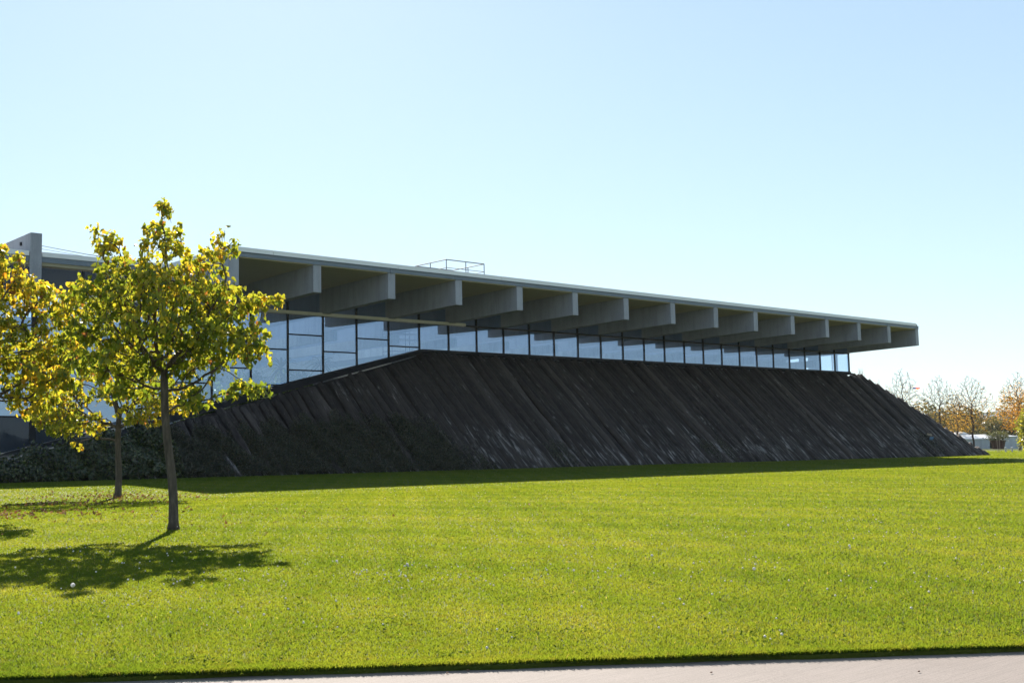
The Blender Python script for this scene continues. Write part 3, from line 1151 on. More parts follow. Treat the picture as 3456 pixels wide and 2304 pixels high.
locust('sparse tree half hidden behind the sloping end of the embankment, leftmost of its row', (157.8, 47.0), 13.6, 4.2, 3, 0.35, 3.0, 1100, 1.0)
locust('almost bare tree with dark twisted trunk rising behind the log slope', (158.1, 40.2), 12.2, 4.3, 4, 0.25, 3.4, 800, 1.0)
locust('smaller thin yellowish tree between two larger bare ones', (174.95, 45.5), 10.0, 3.6, 6, 0.3, 3.0, 1300, 0.9)
locust('bare topped tree with straight dark trunk in front of the white tent', (152.6, 31.7), 11.7, 4.4, 8, 0.4, 3.0, 1500, 1.1)
locust('orange leaved autumn tree beside the right edge', (149.9, 22.65), 11.6, 4.0, 10, 0.75, 3.2, 4200, 1.0)


def shrub(name, label, cat, base, z0, rx, rz, n, size, mat, seed, t0, stems=True, group=None):
    rng = np.random.default_rng(seed)
    root = thing(name, (base[0], base[1], gz(*base) + z0), label, cat, group)
    off = np.array(root.location)
    d = rng.normal(size=(n, 3))
    d /= np.linalg.norm(d, axis=1)[:, None]
    lump = 1 + 0.16 * np.sin(d[:, 0] * 6 + seed) * np.cos(d[:, 2] * 7 + 1) + 0.12 * np.sin(d[:, 1] * 9)
    r = rng.random(n) ** 0.35 * lump
    pos = d * r[:, None] * np.array([rx, rx, rz]) + np.array([0, 0, rz * 0.98])
    leaf_cloud('foliage', pos + off, d * 0.5 + rng.normal(size=(n, 3)) * 0.7, d + rng.normal(size=(n, 3)) * 0.6,
               size * rng.uniform(0.6, 1.3, n), mat, root, np.clip(t0 + 0.22 * rng.normal(size=n), 0, 1), rng, 'diam')
    if stems:
        mb = MB()
        for q in range(6):
            e = d[q] * np.array([rx, rx, rz]) * 0.7 + np.array([0, 0, rz])
            mb.tube([Vector(off), Vector(off + e * 0.5 + np.array([0, 0, 0.1])), Vector(off + e)], [0.06, 0.04, 0.015], 5)
        mb.build('stem', DARK_BARK, root)
    return root


shrub('leafy_shrub', 'rounded yellow green leafy tree cut off by the right edge', 'tree', (99.6, -0.75), 0.3, 1.25, 2.45, 1500, 0.34, SHRUB_LEAF, 31, 0.5)

# ------------------------------------------------------------------ far right: tents, planter, bollards, stakes, kite, woods
TENT = mat_plain('tent_canvas', (0.62, 0.63, 0.66), 0.6, 0, 0.06, 0.5)
TENT_SIDE = mat_plain('tent_side_canvas', (0.5, 0.53, 0.58), 0.6, 0, 0.1, 0.5)
POTM = mat_plain('dark_red_pot', (0.075, 0.03, 0.025), 0.55, 0, 0.2, 2)
BOLL = mat_plain('pale_bollard', (0.5, 0.47, 0.46), 0.5, 0, 0.1, 3)
CAPM = mat_plain('white_cap', (0.75, 0.74, 0.72), 0.5)
STAKE = mat_plain('stake_wood', (0.22, 0.18, 0.14), 0.8)
TU = Vector((0.7436, -0.6686, 0))
TD = Vector((0.6702, 0.7422, 0))


def tent(label, c, w, d, hw, hr, ridge_back=0.5, openings=()):
    root = thing('marquee_tent', c, label, 'tent', 'white tents beyond the lawn')
    c = Vector(c)

    def P(u, v, z):
        return c + TU * u + TD * v + Vector((0, 0, z))
    mb = MB()
    o = 0.12
    vs = [P(-w / 2 - o, -o, hw), P(w / 2 + o, -o, hw), P(w / 2 + o, d + o, hw), P(-w / 2 - o, d + o, hw), P(-w / 2 + 0.3 * d * 0.6, d * ridge_back, hr), P(w / 2 - 0.3 * d * 0.6, d * ridge_back, hr)]
    vs += [p - Vector((0, 0, 0.14)) for p in vs[:4]]
    mb.add(vs, [(0, 1, 5, 4), (1, 2, 5), (2, 3, 4, 5), (3, 0, 4), (0, 6, 7, 1), (1, 7, 8, 2), (2, 8, 9, 3), (3, 9, 6, 0)])
    mb.build('canopy', TENT, root)
    n = max(2, int(w / 1.6))
    for i in range(n):
        if i in openings:
            continue
        a, b = -w / 2 + w * i / n + 0.03, -w / 2 + w * (i + 1) / n - 0.03
        mb = MB()
        g = 0.1
        m = 6
        vs, fs = [], []
        for q in range(m + 1):
            u = a + (b - a) * q / m
            wv = 0.06 * math.sin(q * 1.9 + i)
            vs += [P(u, wv + 0.08 * math.sin(i), 0.02), P(u, wv * 0.3, hw - 0.1), P(u, wv + 0.06 + 0.08 * math.sin(i), 0.02), P(u, wv * 0.3 + 0.06, hw - 0.1)]
        for q in range(m):
            k = q * 4
            fs += [(k, k + 4, k + 5, k + 1), (k + 6, k + 2, k + 3, k + 7)]
        mb.add(vs, fs)
        mb.build('side_panel', TENT_SIDE, root)
    mb = MB()
    for u in (-w / 2, w / 2):
        mb.add([P(u, 0.05, 0.02), P(u, d, 0.02), P(u, d, hw - 0.05), P(u, 0.05, hw - 0.05)], [(0, 1, 2, 3)])
    mb.add([P(-w / 2, d, 0.02), P(w / 2, d, 0.02), P(w / 2, d, hw - 0.05), P(-w / 2, d, hw - 0.05)], [(0, 1, 2, 3)])
    mb.build('end_panel', TENT_SIDE, root)
    return root


def tg(x, y):
    return (x, y, gz(x, y) - 0.02)


tent('long low white tent with a pitched roof behind the planter', tg(174.3, 41.0), 7.4, 6.0, 1.95, 2.72, 0.5, (3,))
tent('boxy white tent with flat top behind the bollards at the right', tg(177.6, 36.9), 3.0, 4.0, 2.35, 2.5, 0.5)
root = thing('domed_tent', tg(190.25, 52.9), 'small pale domed tent top peeking over the log slope', 'tent')
mb = MB()
mb.lathe(root.location, [(2.3, 0), (2.3, 1.9), (2.2, 2.3), (1.8, 2.85), (1.1, 3.25), (0.3, 3.42), (0.02, 3.44)], 20)
mb.build('canopy', mat_plain('grey_canvas', (0.5, 0.49, 0.48), 0.7, 0, 0.1, 1), root, smooth=True)

pb = tg(170.8, 36.0)
root = thing('planter_pot', pb, 'very large dark red tapered planter on the pale path', 'planter')
mb = MB()
mb.lathe(pb, [(0.95, 0), (1.28, 1.45), (1.36, 1.46), (1.36, 1.62), (1.22, 1.62), (1.18, 1.35), (0.02, 1.33)], 24)
mb.build('pot', POTM, root)
mb = MB()
mb.lathe((pb[0], pb[1], pb[2] + 1.34), [(1.17, 0), (1.0, 0.05), (0.02, 0.06)], 16)
mb.build('soil', EARTH, root)
shrub('potted_bush', 'wide grey green bush growing in the large dark planter', 'bush', (170.8, 36.0), 1.3, 2.05, 1.0, 1500, 0.24, BUSH_LEAF, 41, 0.6)
for lab, (x, y) in (('short pale bollard with white cap, left of a pair', (118.7, 10.85)), ('short pale bollard with white cap, right of a pair', (119.4, 10.3))):
    root = thing('bollard', tg(x, y), lab, 'bollard', 'bollards by the far path')
    b = root.location
    mb = MB()
    mb.lathe(b, [(0.11, 0), (0.11, 0.55), (0.10, 0.57)], 14)
    mb.build('post', BOLL, root)
    mb = MB()
    mb.lathe(b + Vector((0, 0, 0.572)), [(0.155, 0), (0.165, 0.03), (0.15, 0.075), (0.04, 0.1)], 14)
    mb.build('cap', CAPM, root)
for lab, (x, y), h in (('thin bare sapling tied between two stakes in front of the planter', (118.9, 11.85), 2.3), ('low pair of stakes holding a stem at the right edge', (124.6, 11.6), 0.9)):
    root = thing('staked_sapling', tg(x, y), lab, 'sapling', 'staked saplings on the far lawn')
    b = root.location
    for q in (-0.16, 0.16):
        mb = MB()
        mb.tube([b + TU * q, b + TU * q * 1.05 + Vector((0, 0, h))], [0.028, 0.026], 6)
        mb.build('stake', STAKE, root)
    mb = MB()
    mb.tube([b, b + TU * 0.03 + Vector((0, 0, h * 0.6)), b - TU * 0.02 + Vector((0, 0, h * 1.1))], [0.022, 0.018, 0.008], 6)
    mb.build('stem', DARK_BARK, root)
    mb = MB()
    mb.bar(b - TU * 0.18 + Vector((0, 0, h * 0.8)), b + TU * 0.18 + Vector((0, 0, h * 0.8)), 0.03, 0.06)
    mb.build('tie', STAKE, root)
    mb = MB()
    mb.lathe(b, [(0.3, 0), (0.25, 0.06), (0.03, 0.1)], 12)
    mb.build('mulch', EARTH, root)

# the pale far path in front of the tents
mb = MB()
c0 = Vector((139.0, 19.8, 0))
q = []
for (u, v) in ((-14, -11.5), (60, -11.5), (60, 10), (-14, 10)):
    p = c0 + TU * u + TD * v
    q.append((p.x, p.y, gz(p.x, p.y) + 0.012))
mb.add(q, [(0, 1, 2, 3)])
tag(mb.build('far_path', GRAVEL), kind='structure')

# kite
root = thing('kite', (108.7, 17.6, 8.2), 'small blue, red and yellow kite flying above the autumn trees', 'kite')
k0 = root.location
parts = (('blue_panel', (0.03, 0.04, 0.4), [(-0.56, 0.16), (-0.1, 0.11), (-0.13, -0.02), (-0.44, -0.02)]),
         ('red_panel', (0.65, 0.03, 0.02), [(-0.1, 0.11), (0.5, 0.1), (0.42, -0.04), (0.1, 0.0), (-0.13, -0.02)]),
         ('yellow_panel', (0.8, 0.45, 0.03), [(-0.13, -0.025), (0.1, -0.005), (0.33, -0.17), (0.2, -0.19)]))
for nm, colr, poly in parts:
    mb = MB()
    m = len(poly)
    vs = [k0 + TU * u + Vector((0, 0, w)) + TD * (0.25 * abs(u)) for (u, w) in poly] + [k0 + TU * u + Vector((0, 0, w)) + TD * (0.25 * abs(u) + 0.01) for (u, w) in poly]
    mb.add(vs, [tuple(range(m)), tuple(range(2 * m - 1, m - 1, -1))] + [(i, (i + 1) % m, m + (i + 1) % m, m + i) for i in range(m)])
    mb.build(nm, mat_leaf('kite_' + nm, [(0, colr), (1, colr)], 0.5, 0.2), root)


def woods():
    """far woodland as one mass of leaf clumps over uneven crowns"""
    rng = np.random.default_rng(77)
    pos, nr, sz, tn = [], [], [], []
    c = np.array([CAM.x, CAM.y, 0])
    for i in range(60):
        az = math.radians(14 + 26 * (i + rng.random() * 0.6) / 60)
        dist = rng.uniform(300, 380)
        b = c + dist * np.array([math.cos(az), math.sin(az), 0])
        degr = math.degrees(az)
        h = rng.uniform(8.0, 12.5)
        if degr < 24.4:
            h *= 1.3
        if 24.7 < degr < 25.8:
            h *= 0.75
        r = rng.uniform(3.5, 6.0)
        n = 900
        d = rng.normal(size=(n, 3))
        d /= np.linalg.norm(d, axis=1)[:, None]
        lump = 1 + 0.25 * np.sin(d[:, 0] * 5 + i) * np.cos(d[:, 2] * 6) + 0.15 * np.sin(d[:, 1] * 8 + i)
        p = d * (rng.random(n) ** 0.3 * lump)[:, None] * np.array([r, r, h * 0.52]) + b + np.array([0, 0, h * 0.5 + gz(b[0], b[1])])
        pos.append(p)
        nr.append(d + rng.normal(size=(n, 3)) * 0.5)
        sz.append(rng.uniform(0.5, 1.2, n))
        tn.append(np.clip(rng.normal() * 0.22 + 0.45 + 0.12 * rng.normal(size=n), 0, 1))
    pos = np.concatenate(pos)
    n = len(pos)
    o = leaf_cloud('far_woods', pos, rng.normal(size=(n, 3)), np.concatenate(nr), np.concatenate(sz), WOOD_LEAF, None, np.concatenate(tn), rng, 'diam')
    return tag(o, 'hazy band of far woodland beyond the tents', 'woods', None, 'stuff')


woods()

# ------------------------------------------------------------------ ivy and growth on the embankment
def ivy(name, label, n, inside, seed, puff=0.35, size=0.15, xr=(-15, 18), tr=(0, 0.42), mat=None, cat='ivy'):
    rng = np.random.default_rng(seed)
    X = rng.uniform(xr[0], xr[1], n)
    T = rng.uniform(tr[0], tr[1], n)
    keep = inside(X, T, rng)
    X, T, kp = X[keep], T[keep], None
    n = len(X)
    lump = 0.5 + 0.5 * np.sin(X * 1.3 + 4 * T) * np.cos(X * 0.57 + 9 * T + 1) + 0.35 * np.sin(X * 3.1 + T * 21)
    out = np.clip(puff * (0.35 + 0.6 * lump), 0.12, 2) * np.sqrt(rng.random(n)) + 0.12
    zb = gz(X, YB) - 0.12
    N = np.array([0, -(ZT - ZB), RUN])
    N = N / np.linalg.norm(N)
    pos = np.stack([X, YB + RUN * T, zb + (ZT - zb) * T], 1) + out[:, None] * N
    pos[:, 2] = np.maximum(pos[:, 2], gz(pos[:, 0], pos[:, 1]) + 0.02)
    nr = N + rng.normal(size=(n, 3)) * 0.55
    ax = rng.normal(size=(n, 3)) * 0.6 + np.array([0, -0.4, -0.7])
    return tag(leaf_cloud(name, pos, ax, nr, size * rng.uniform(0.6, 1.3, n), mat or IVY, None, np.clip(0.4 + 0.3 * rng.normal(size=n), 0, 1), rng, 'diam', 0.3), label, cat)


KX = np.array([-15, -6, -4.5, -3, 0, 3, 7, 10, 12.5, 14.2, 15.6, 17.2])
KT = np.array([0.3, 0.45, 0.34, 0.27, 0.28, 0.33, 0.35, 0.36, 0.42, 0.33, 0.13, 0.0])


def in_main(X, T, rng):
    lim = np.interp(X, KX, KT) + 0.035 * np.sin(X * 2.7) + 0.03 * np.sin(X * 5.9 + 2) + rng.normal(size=len(X)) * (0.018 + 0.035 * np.clip((X - 6) / 8, 0, 1))
    lim = lim - np.where(X > 9, 0.12 * rng.random(len(X)) ** 2, 0)
    topl = np.array([top_t(x) for x in X])
    bare = (np.abs(X - 11.2 - (T - 0.2) * 0.5) < 0.35) & (T > 0.03)        # one log stays bare
    return (T < np.minimum(lim, topl + 0.01)) & ~(bare & (rng.random(len(X)) < 0.8))


def in_hedge(X, T, rng):
    topl = np.array([top_t(x) for x in X])
    return T < topl + 0.03 * np.sin(X * 3.1) + 0.02 * rng.normal(size=len(X)) - 0.12 * np.clip((X + 5.4) / 1.2, 0, 1)


def blob(cx, ct, rx, rt):
    def f(X, T, rng):
        return ((X - cx) / rx) ** 2 + ((T - ct) / rt) ** 2 < (0.75 + 0.3 * np.sin(X * 7) + 0.2 * rng.normal(size=len(X)))
    return f


ivy('ivy_cover', 'wide dark ivy cover over the lower left of the log slope', 120000, in_main, 51, 0.56, 0.1, (-5.0, 18))
ivy('evergreen_hedge', 'dense dark leafy hedge in front of the glazing at the far left, behind the trees', 30000, in_hedge, 57, 0.75, 0.17, (-15.5, -4.2), (0, 0.5), HEDGE, 'hedge')
ivy('creeper', 'small dark creeper patch at the foot of the log slope, left of its middle', 4200, blob(24.6, 0.1, 1.6, 0.12), 52, 0.2, 0.1, (22, 27), (0, 0.25))
ivy('creeper', 'dark creeper clump low on the logs right of the middle', 5000, blob(42.5, 0.12, 2.4, 0.11), 53, 0.22, 0.11, (39, 46), (0, 0.26))
ivy('creeper', 'dark green creeper low on the logs near the right corner', 7000, blob(76.5, 0.16, 3.6, 0.13), 54, 0.22, 0.12, (71, 82), (0, 0.32))

# weeds on the top right corner
root = thing('weed_stalks', tuple(slope_pt(78.3, 0.97, 0.2)), 'thin dry weed stalks growing on the top right corner of the log slope', 'weeds')
rng = random.Random(5)
mb = MB()
for i in range(22):
    x = 77.6 + 3.6 * rng.random() ** 1.5
    p = slope_pt(x, min(0.97, top_t(x)) - 0.01, 0.15)
    h = rng.uniform(0.25, 0.75)
    sx = rng.uniform(-0.15, 0.15)
    mb.tube([p, p + Vector((sx * 0.4, 0, h * 0.6)), p + Vector((sx, 0, h))], [0.014, 0.011, 0.006], 4)
mb.build('stalks', mat_plain('dry_stalk', (0.3, 0.2, 0.13), 0.8), root)
# small blue plate with a pale top on the slope
p = slope_pt(78.2, 0.19, 0.34)
root = thing('slope_sign', tuple(p), 'small blue plate with pale top fixed low on the log slope', 'sign')
mb = MB()
mb.bar(p + Vector((-0.34, 0, 0)), p + Vector((0.34, 0, -0.05)), 0.04, 0.34, (0, -0.3, 1))
mb.build('plate', mat_plain('blue_plate', (0.06, 0.17, 0.34), 0.4), root)
mb = MB()
mb.bar(p + Vector((-0.62, 0.14, 0.42)), p + Vector((0.3, 0.14, 0.3)), 0.04, 0.2, (0, -0.3, 1))
mb.build('top_board', mat_plain('worn_board', (0.3, 0.24, 0.19), 0.8), root)

# ------------------------------------------------------------------ plants and a rack behind the glass
def palm(label, x, y, z0, h, seed, nfr=16, L=1.7):
    rng = random.Random(seed)
    root = thing('indoor_palm', (x, y, z0), label, 'palm', 'plants behind the glass')
    b = root.location
    mb = MB()
    mb.tube([b, b + Vector((0.05, 0, h * 0.5)), b + Vector((0, 0.05, h))], [0.12, 0.09, 0.08], 8)
    mb.build('trunk', DARK_BARK, root)
    mb = MB()
    t = b + Vector((0, 0.05, h))
    for i in range(nfr):
        a = 2 * math.pi * i / nfr + rng.uniform(-0.2, 0.2)
        el = rng.uniform(-0.3, 1.2)
        d = Vector((math.cos(a) * math.cos(el), math.sin(a) * math.cos(el), math.sin(el)))
        s = d.cross(Vector((0, 0, 1))).normalized()
        pr = None
        for q in range(7):
            u = q / 6
            c = t + d * L * u + Vector((0, 0, -0.55 * L * u * u))
            w = 0.09 * math.sin(math.pi * min(1, 0.15 + u)) + 0.008
            cur = (c - s * w, c + Vector((0, 0, 0.03)), c + s * w)
            if pr:
                mb.add([*pr, *cur], [(0, 1, 4, 3), (1, 2, 5, 4)])
            pr = cur
    mb.build('fronds', PALM_LEAF, root)
    return root


palm('spiky indoor palm seen through the glass at the middle of the low bays', 11.6, 9.6, 0.7, 6.9, 1, 22, 1.5)
palm('tall indoor palm crown behind the glass, left of the spiky one', 8.6, 9.9, 0.7, 6.6, 2, 24, 1.7)
palm('low broad indoor palm behind the glass by the sloping sill', 6.0, 9.7, 0.7, 5.0, 3, 22, 1.7)
for lab, x, y, z, rx, rz, sd in (('dark indoor bush behind the lowest visible panes', 2.6, 9.9, 2.0, 1.5, 2.6, 61), ('pale leaved indoor bush filling the corner of the sloping glass', 9.3, 9.6, 4.2, 1.3, 1.4, 62),
                                 ('leafy indoor bush behind the glass next to the green tree crown', 6.2, 10.2, 3.0, 1.5, 2.0, 63)):
    shrub('indoor_bush', lab, 'bush', (x, y), z - gz(x, y), rx, rz, 2400, 0.28, PALM_LEAF, sd, 0.5, True, 'plants behind the glass')
root = thing('metal_rack', (20.5, 13.5, 8.75), 'light metal scaffold rack standing behind the glass', 'rack')
b = root.location
for (u, v) in ((0, 0), (2.6, 0), (0, 1.2), (2.6, 1.2), (1.3, 0)):
    mb = MB()
    mb.tube([b + Vector((u, v, 0)), b + Vector((u, v, 2.3))], [0.03, 0.03], 6)
    mb.build('upright', GALV, root)
for z in (0.5, 0.95, 1.45, 1.9):
    mb = MB()
    mb.box(b.x, b.x + 2.6, b.y, b.y + 1.2, b.z + z - 0.02, b.z + z + 0.02)
    mb.build('shelf', GALV, root)

# ------------------------------------------------------------------ grass, clover, dandelions, fallen leaves
def dist_pts(rng, n, d0, d1, half, power):
    """points in the view wedge, density falling with distance"""
    u = rng.random(n)
    if abs(power - 1) < 1e-6:
        d = d0 * (d1 / d0) ** u
    else:
        e = 1 - power
        d = (d0 ** e + u * (d1 ** e - d0 ** e)) ** (1 / e)
    a = rng.uniform(-half, half, n)
    f = np.array([FWD.x, FWD.y]) / math.hypot(FWD.x, FWD.y)
    r = np.array([RIGHT.x, RIGHT.y]) / math.hypot(RIGHT.x, RIGHT.y)
    p = np.array([CAM.x, CAM.y]) + d[:, None] * f + (d * np.tan(a))[:, None] * r
    return p, d


def to_ab(p):
    q = p - np.array([E0.x, E0.y])
    return q @ np.array([EA.x, EA.y]), q @ np.array([EN.x, EN.y])


def grass():
    rng = np.random.default_rng(101)
    N = 2150000
    p, d = dist_pts(rng, N, 6.5, 175, 0.71, 1.0)
    # extra tufts along the cut edge
    ne = 150000
    ea = rng.uniform(-14, 18, ne)
    eb = np.abs(rng.normal(size=ne)) * 0.12 - 0.015
    pe = np.array([E0.x, E0.y]) + ea[:, None] * np.array([EA.x, EA.y]) + eb[:, None] * np.array([EN.x, EN.y])
    p = np.concatenate([p, pe])
    de = np.linalg.norm(pe - np.array([CAM.x, CAM.y]), axis=1)
    d = np.concatenate([d, de])
    a, b = to_ab(p)
    ok = (b > -0.01) & ((p[:, 1] < YB - 0.1) | (p[:, 0] > XTR + RUN + 1))
    p, d, b = p[ok], d[ok], b[ok]
    n = len(p)
    z = gz(p[:, 0], p[:, 1])
    x, y = p[:, 0], p[:, 1]
    patch = 0.5 + 0.22 * np.sin(x * 0.7 + 1.3 * np.sin(y * 0.31)) * np.cos(y * 0.5 + 0.8 * np.sin(x * 0.23)) + 0.14 * np.sin(x * 2.3 + y * 1.1) + 0.1 * np.sin(x * 5.1 - y * 3.7)
    h = rng.uniform(0.016, 0.036, n) * (0.85 + 0.4 * (1 - patch)) * (1 + 0.008 * np.minimum(d - 9, 70))
    tuft = rng.random(n) < 0.015
    h = np.where(tuft, h * 1.5, h)
    edge = np.exp(-(b / 0.18) ** 2)
    h = h * (1 + 0.5 * edge * rng.random(n))
    w = 0.0031 * (d / 9.0) ** 0.95 * rng.uniform(0.7, 1.4, n)
    th = SUN_AZ + math.pi / 2 + rng.normal(size=n) * 0.75
    s = np.stack([np.cos(th), np.sin(th), np.zeros(n)], 1)
    lean = rng.normal(size=(n, 3)) * 0.5
    lean[:, 2] = 0
    lean[:, :2] -= (edge * 0.45 * rng.random(n))[:, None] * np.array([EN.x, EN.y])
    base = np.stack([x, y, z - 0.004], 1)
    tip = base + (np.array([0, 0, 1.0]) + lean) * h[:, None]
    mid = base + (np.array([0, 0, 0.62]) + 0.35 * lean) * h[:, None]
    v = np.stack([base - s * w[:, None], base + s * w[:, None], mid + s * w[:, None] * 0.8, mid - s * w[:, None] * 0.8, tip], 1).reshape(-1, 3)
    i = np.arange(n)[:, None] * 5
    f = np.concatenate([i + np.array([[0, 1, 2]]), i + np.array([[0, 2, 3]]), i + np.array([[3, 2, 4]])]).astype(np.int64)
    tint = np.clip(0.12 + 0.72 * patch + 0.07 * rng.normal(size=n), 0, 1)
    tint = np.where(rng.random(n) < 0.006, 1.0, tint)
    o = np_mesh('grass', v, f, GRASSM, None, {'tint': np.repeat(tint, 5)})
    return tag(o, 'short sunlit lawn grass with a rough cut edge at the path', 'grass', None, 'stuff')


grass()

CLOVER_M = mat_plain('clover_white', (0.75, 0.68, 0.62), 0.8)
FLUFF = mat_leaf('seed_fluff', [(0, (0.85, 0.83, 0.82)), (1, (0.85, 0.83, 0.82))], 0.5, 0.05, thru=(1.15, 1.15, 1.15))
STEMM = mat_plain('flower_stem', (0.2, 0.22, 0.05), 0.7)
ICO = None


def ball(c, r):
    t = (1 + 5 ** 0.5) / 2
    vs = [(-1, t, 0), (1, t, 0), (-1, -t, 0), (1, -t, 0), (0, -1, t), (0, 1, t), (0, -1, -t), (0, 1, -t), (t, 0, -1), (t, 0, 1), (-t, 0, -1), (-t, 0, 1)]
    k = r / math.sqrt(1 + t * t)
    fs = [(0, 11, 5), (0, 5, 1), (0, 1, 7), (0, 7, 10), (0, 10, 11), (1, 5, 9), (5, 11, 4), (11, 10, 2), (10, 7, 6), (7, 1, 8), (3, 9, 4), (3, 4, 2), (3, 2, 6), (3, 6, 8), (3, 8, 9), (4, 9, 5), (2, 4, 11), (6, 2, 10), (8, 6, 7), (9, 8, 1)]
    return [(c[0] + a * k, c[1] + b * k, c[2] + d * k) for a, b, d in vs], fs


def clover():
    rng = np.random.default_rng(202)
    mb = MB()
    cl, _ = dist_pts(rng, 60, 9, 30, 0.5, 0.6)
    extra = np.array([[-23.6, -47.3], [-22.8, -47.6], [-23.1, -47.1], [-22.2, -47.9], [-21.2, -48.9], [-19.5, -49.2], [-25.6, -46.2]])
    cl = np.concatenate([cl, extra, extra, extra])
    for c in cl:
        for _ in range(rng.integers(2, 8)):
            x, y = c + rng.normal(size=2) * 0.45
            a, b = to_ab(np.array([[x, y]]))
            if b[0] < 0.15:
                continue
            z = gz(x, y) + rng.uniform(0.05, 0.085)
            mb.add(*ball((x, y, z), rng.uniform(0.007, 0.0125)))
    for q in range(240):
        pp, dd = dist_pts(rng, 1, 9.5, 45, 0.5, 0.6)
        x, y = pp[0]
        if to_ab(pp)[1][0] < 0.15 or y > -9:
            continue
        mb.add(*ball((x, y, gz(x, y) + rng.uniform(0.05, 0.09)), rng.uniform(0.006, 0.011) * (1 + dd[0] / 60)))
    return tag(mb.build('clover_blossoms', CLOVER_M), 'tiny white clover blossoms scattered through the lawn', 'flowers', None, 'stuff')


clover()


def dandelion(x, y, label, h=0.16, r=0.027):
    root = thing('dandelion_clock', (x, y, gz(x, y)), label, 'flower', 'dandelion clocks in the lawn')
    b = root.location
    mb = MB()
    mb.tube([b, b + Vector((0.008, 0.004, h * 0.6)), b + Vector((0.004, 0, h))], [0.0035, 0.003, 0.0028], 5)
    mb.build('stem', STEMM, root)
    c = b + Vector((0.004, 0, h))
    mb = MB()
    rng = random.Random(int(x * 100))
    for i in range(90):
        u = rng.uniform(-0.9, 1)
        a = rng.uniform(0, 6.283)
        d = Vector((math.sqrt(1 - u * u) * math.cos(a), math.sqrt(1 - u * u) * math.sin(a), u))
        s = d.orthogonal().normalized()
        t = d.cross(s)
        e = c + d * r
        w = r * 0.28
        mb.add([c + d * r * 0.3, e + s * w, e + t * w, e - s * w, e - t * w], [(0, 1, 2), (0, 3, 4), (1, 2, 3, 4)])
    mb.build('seed_head', FLUFF, root)
    return root


DND = [(-27.05, -46.48, 'large round dandelion clock at the front rim of the tree shadow', 0.2, 0.021), (-23.63, -46.0, 'dandelion clock right of the tip of the tree shadow', 0.15, 0.015),
       (-23.27, -46.96, 'dandelion clock in open lawn between the tree shadow and the clover', 0.15, 0.016), (-22.32, -48.8, 'tall dandelion clock among the clover left of the middle of the lawn', 0.14, 0.013),
       (-20.52, -48.39, 'bright dandelion clock in the middle of the lawn', 0.15, 0.016), (-20.92, -50.23, 'dandelion clock nearest the path on the right half of the lawn', 0.15, 0.017),
       (-15.11, -46.7, 'far dandelion clock to the right in the lawn', 0.16, 0.018), (-17.72, -49.46, 'dandelion clock half way to the right edge of the lawn', 0.15, 0.016)]
for d in DND:
    dandelion(d[0], d[1], d[2], d[3], d[4])


def fallen_leaves():
    rng = np.random.default_rng(303)
    groups = [((-15.6, -21.3), 1.5, 60), ((-14.6, -18.0), 1.6, 330), ((-18.6, -21.5), 1.9, 170), ((-22.6, -28.6), 1.4, 300), ((-21.0, -31.0), 2.0, 110), ((-20.8, -36.5), 1.7, 34), ((-17.0, -35), 2.4, 18), ((-20.9, -37.8), 0.8, 12)]
    P = np.concatenate([np.array(c) + rng.normal(size=(n, 2)) * np.array([s, s]) for c, s, n in groups])
    n = len(P)
    pos = np.stack([P[:, 0], P[:, 1], gz(P[:, 0], P[:, 1]) + rng.uniform(0.025, 0.05, n)], 1)
    ax = rng.normal(size=(n, 3)) * np.array([1, 1, 0.1])
    nr = rng.normal(size=(n, 3)) * 0.35 + np.array([0, 0, 1.0])
    m = mat_leaf('dry_leaf', [(0, (0.1, 0.05, 0.025)), (0.6, (0.22, 0.12, 0.06)), (1, (0.36, 0.22, 0.16))], 0.15, 0.05, rough=0.75)
    o = leaf_cloud('fallen_leaves', pos, ax, nr, rng.uniform(0.05, 0.1, n) * np.where(np.linalg.norm(P - np.array(T1), axis=1) < 5.5, 0.5, 0.85), m, None, rng.random(n), rng, 'heart', 0.8, 0.7)
    return tag(o, 'brown curled leaves lying under the trees on the left', 'fallen leaves', None, 'stuff')


fallen_leaves()


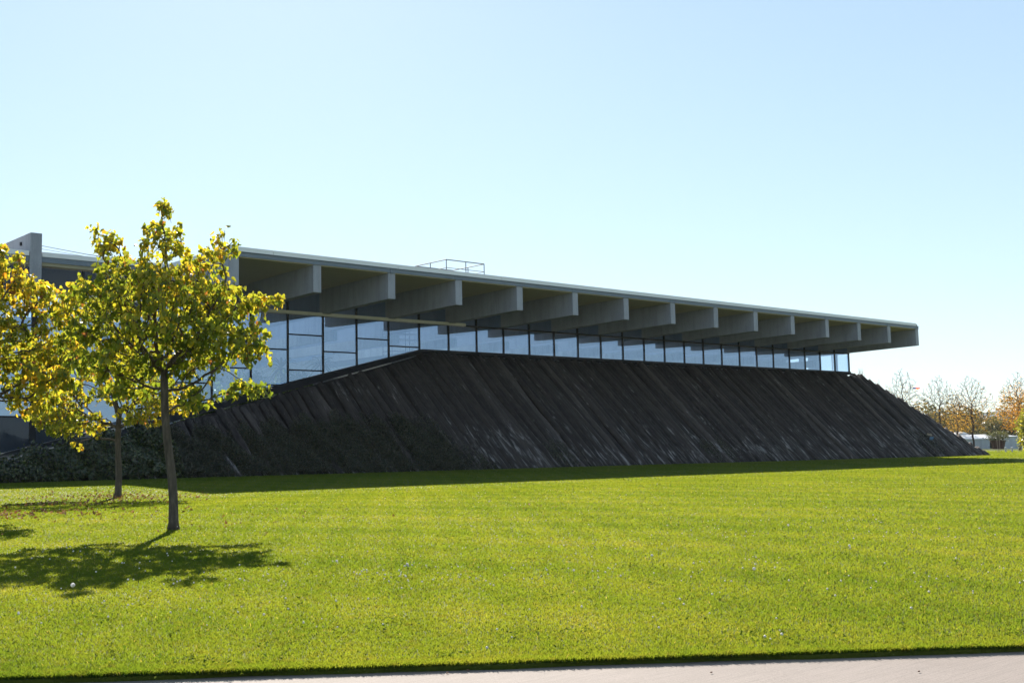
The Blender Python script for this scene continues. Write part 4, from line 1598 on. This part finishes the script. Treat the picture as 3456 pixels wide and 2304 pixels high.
def path_bits():
    rng = np.random.default_rng(404)
    m = mat_plain('dry_bit', (0.12, 0.05, 0.03), 0.8)
    mb = MB()
    for (a, b) in ((-0.9, -0.12), (-0.75, -0.05), (3.6, -0.5), (3.9, -0.25), (2.3, -0.6), (4.6, -0.4), (0.9, -0.4), (5.2, -0.75)):
        c = lawn_pt(a, b, -0.024)
        vs, fs = ball(c, 0.009)
        vs = [(p[0] + 0.4 * (p[0] - c[0]), p[1], c[2] + 0.6 * (p[2] - c[2])) for p in vs]
        mb.add(vs, fs)
    return tag(mb.build('leaf_crumbs', m), 'few dark crumbs of dry leaf on the concrete path', 'leaf litter', None, 'stuff')


path_bits()


def weeds():
    """broad-leaved weed rosettes, darker clumps in the turf"""
    rng = np.random.default_rng(505)
    c, d = dist_pts(rng, 130, 9.2, 30, 0.5, 0.9)
    e = np.stack([rng.uniform(-7, 9, 60), np.abs(rng.normal(size=60)) * 0.5 + 0.08], 1)
    ce = np.array([E0.x, E0.y]) + e[:, :1] * np.array([EA.x, EA.y]) + e[:, 1:] * np.array([EN.x, EN.y])
    c = np.concatenate([c, ce])
    c = c[to_ab(c)[1] > 0.05]
    k = 16
    n = len(c) * k
    sp = np.repeat(rng.uniform(0.04, 0.16, len(c)), k)
    P = np.repeat(c, k, 0) + rng.normal(size=(n, 2)) * sp[:, None] * np.array([1.5, 1.0])
    pos = np.stack([P[:, 0], P[:, 1], gz(P[:, 0], P[:, 1]) + rng.uniform(0.012, 0.045, n)], 1)
    ax = rng.normal(size=(n, 3)) * np.array([1, 1, 0.35])
    nr = rng.normal(size=(n, 3)) * 0.45 + np.array([0, 0, 1.0])
    m = mat_leaf('weed_leaf', [(0, (0.05, 0.1, 0.012)), (0.6, (0.11, 0.17, 0.02)), (1, (0.2, 0.24, 0.03))], 0.4, 0.02, rough=0.85)
    o = leaf_cloud('lawn_weeds', pos, ax, nr, rng.uniform(0.018, 0.045, n), m, None, rng.random(n), rng, 'diam', 0.5)
    return tag(o, 'low broad leaved weeds and clover leaves growing in the turf', 'weeds', None, 'stuff')


weeds()

# ------------------------------------------------------------------ the air
HAZE_D = 0.00005
t = NT('haze_air')
pv = t.n('ShaderNodeVolumePrincipled')
pv.inputs['Color'].default_value = (0.86, 0.9, 0.95, 1)
pv.inputs['Density'].default_value = HAZE_D
pv.inputs['Anisotropy'].default_value = 0.35
t.l(pv.outputs[0], t.out.inputs['Volume'])
mb = MB()
mb.box(-400, 1500, -700, 1250, -14, 34)
hz = tag(mb.build('haze', t.m), 'thin bright haze over the whole park', 'haze', None, 'stuff')
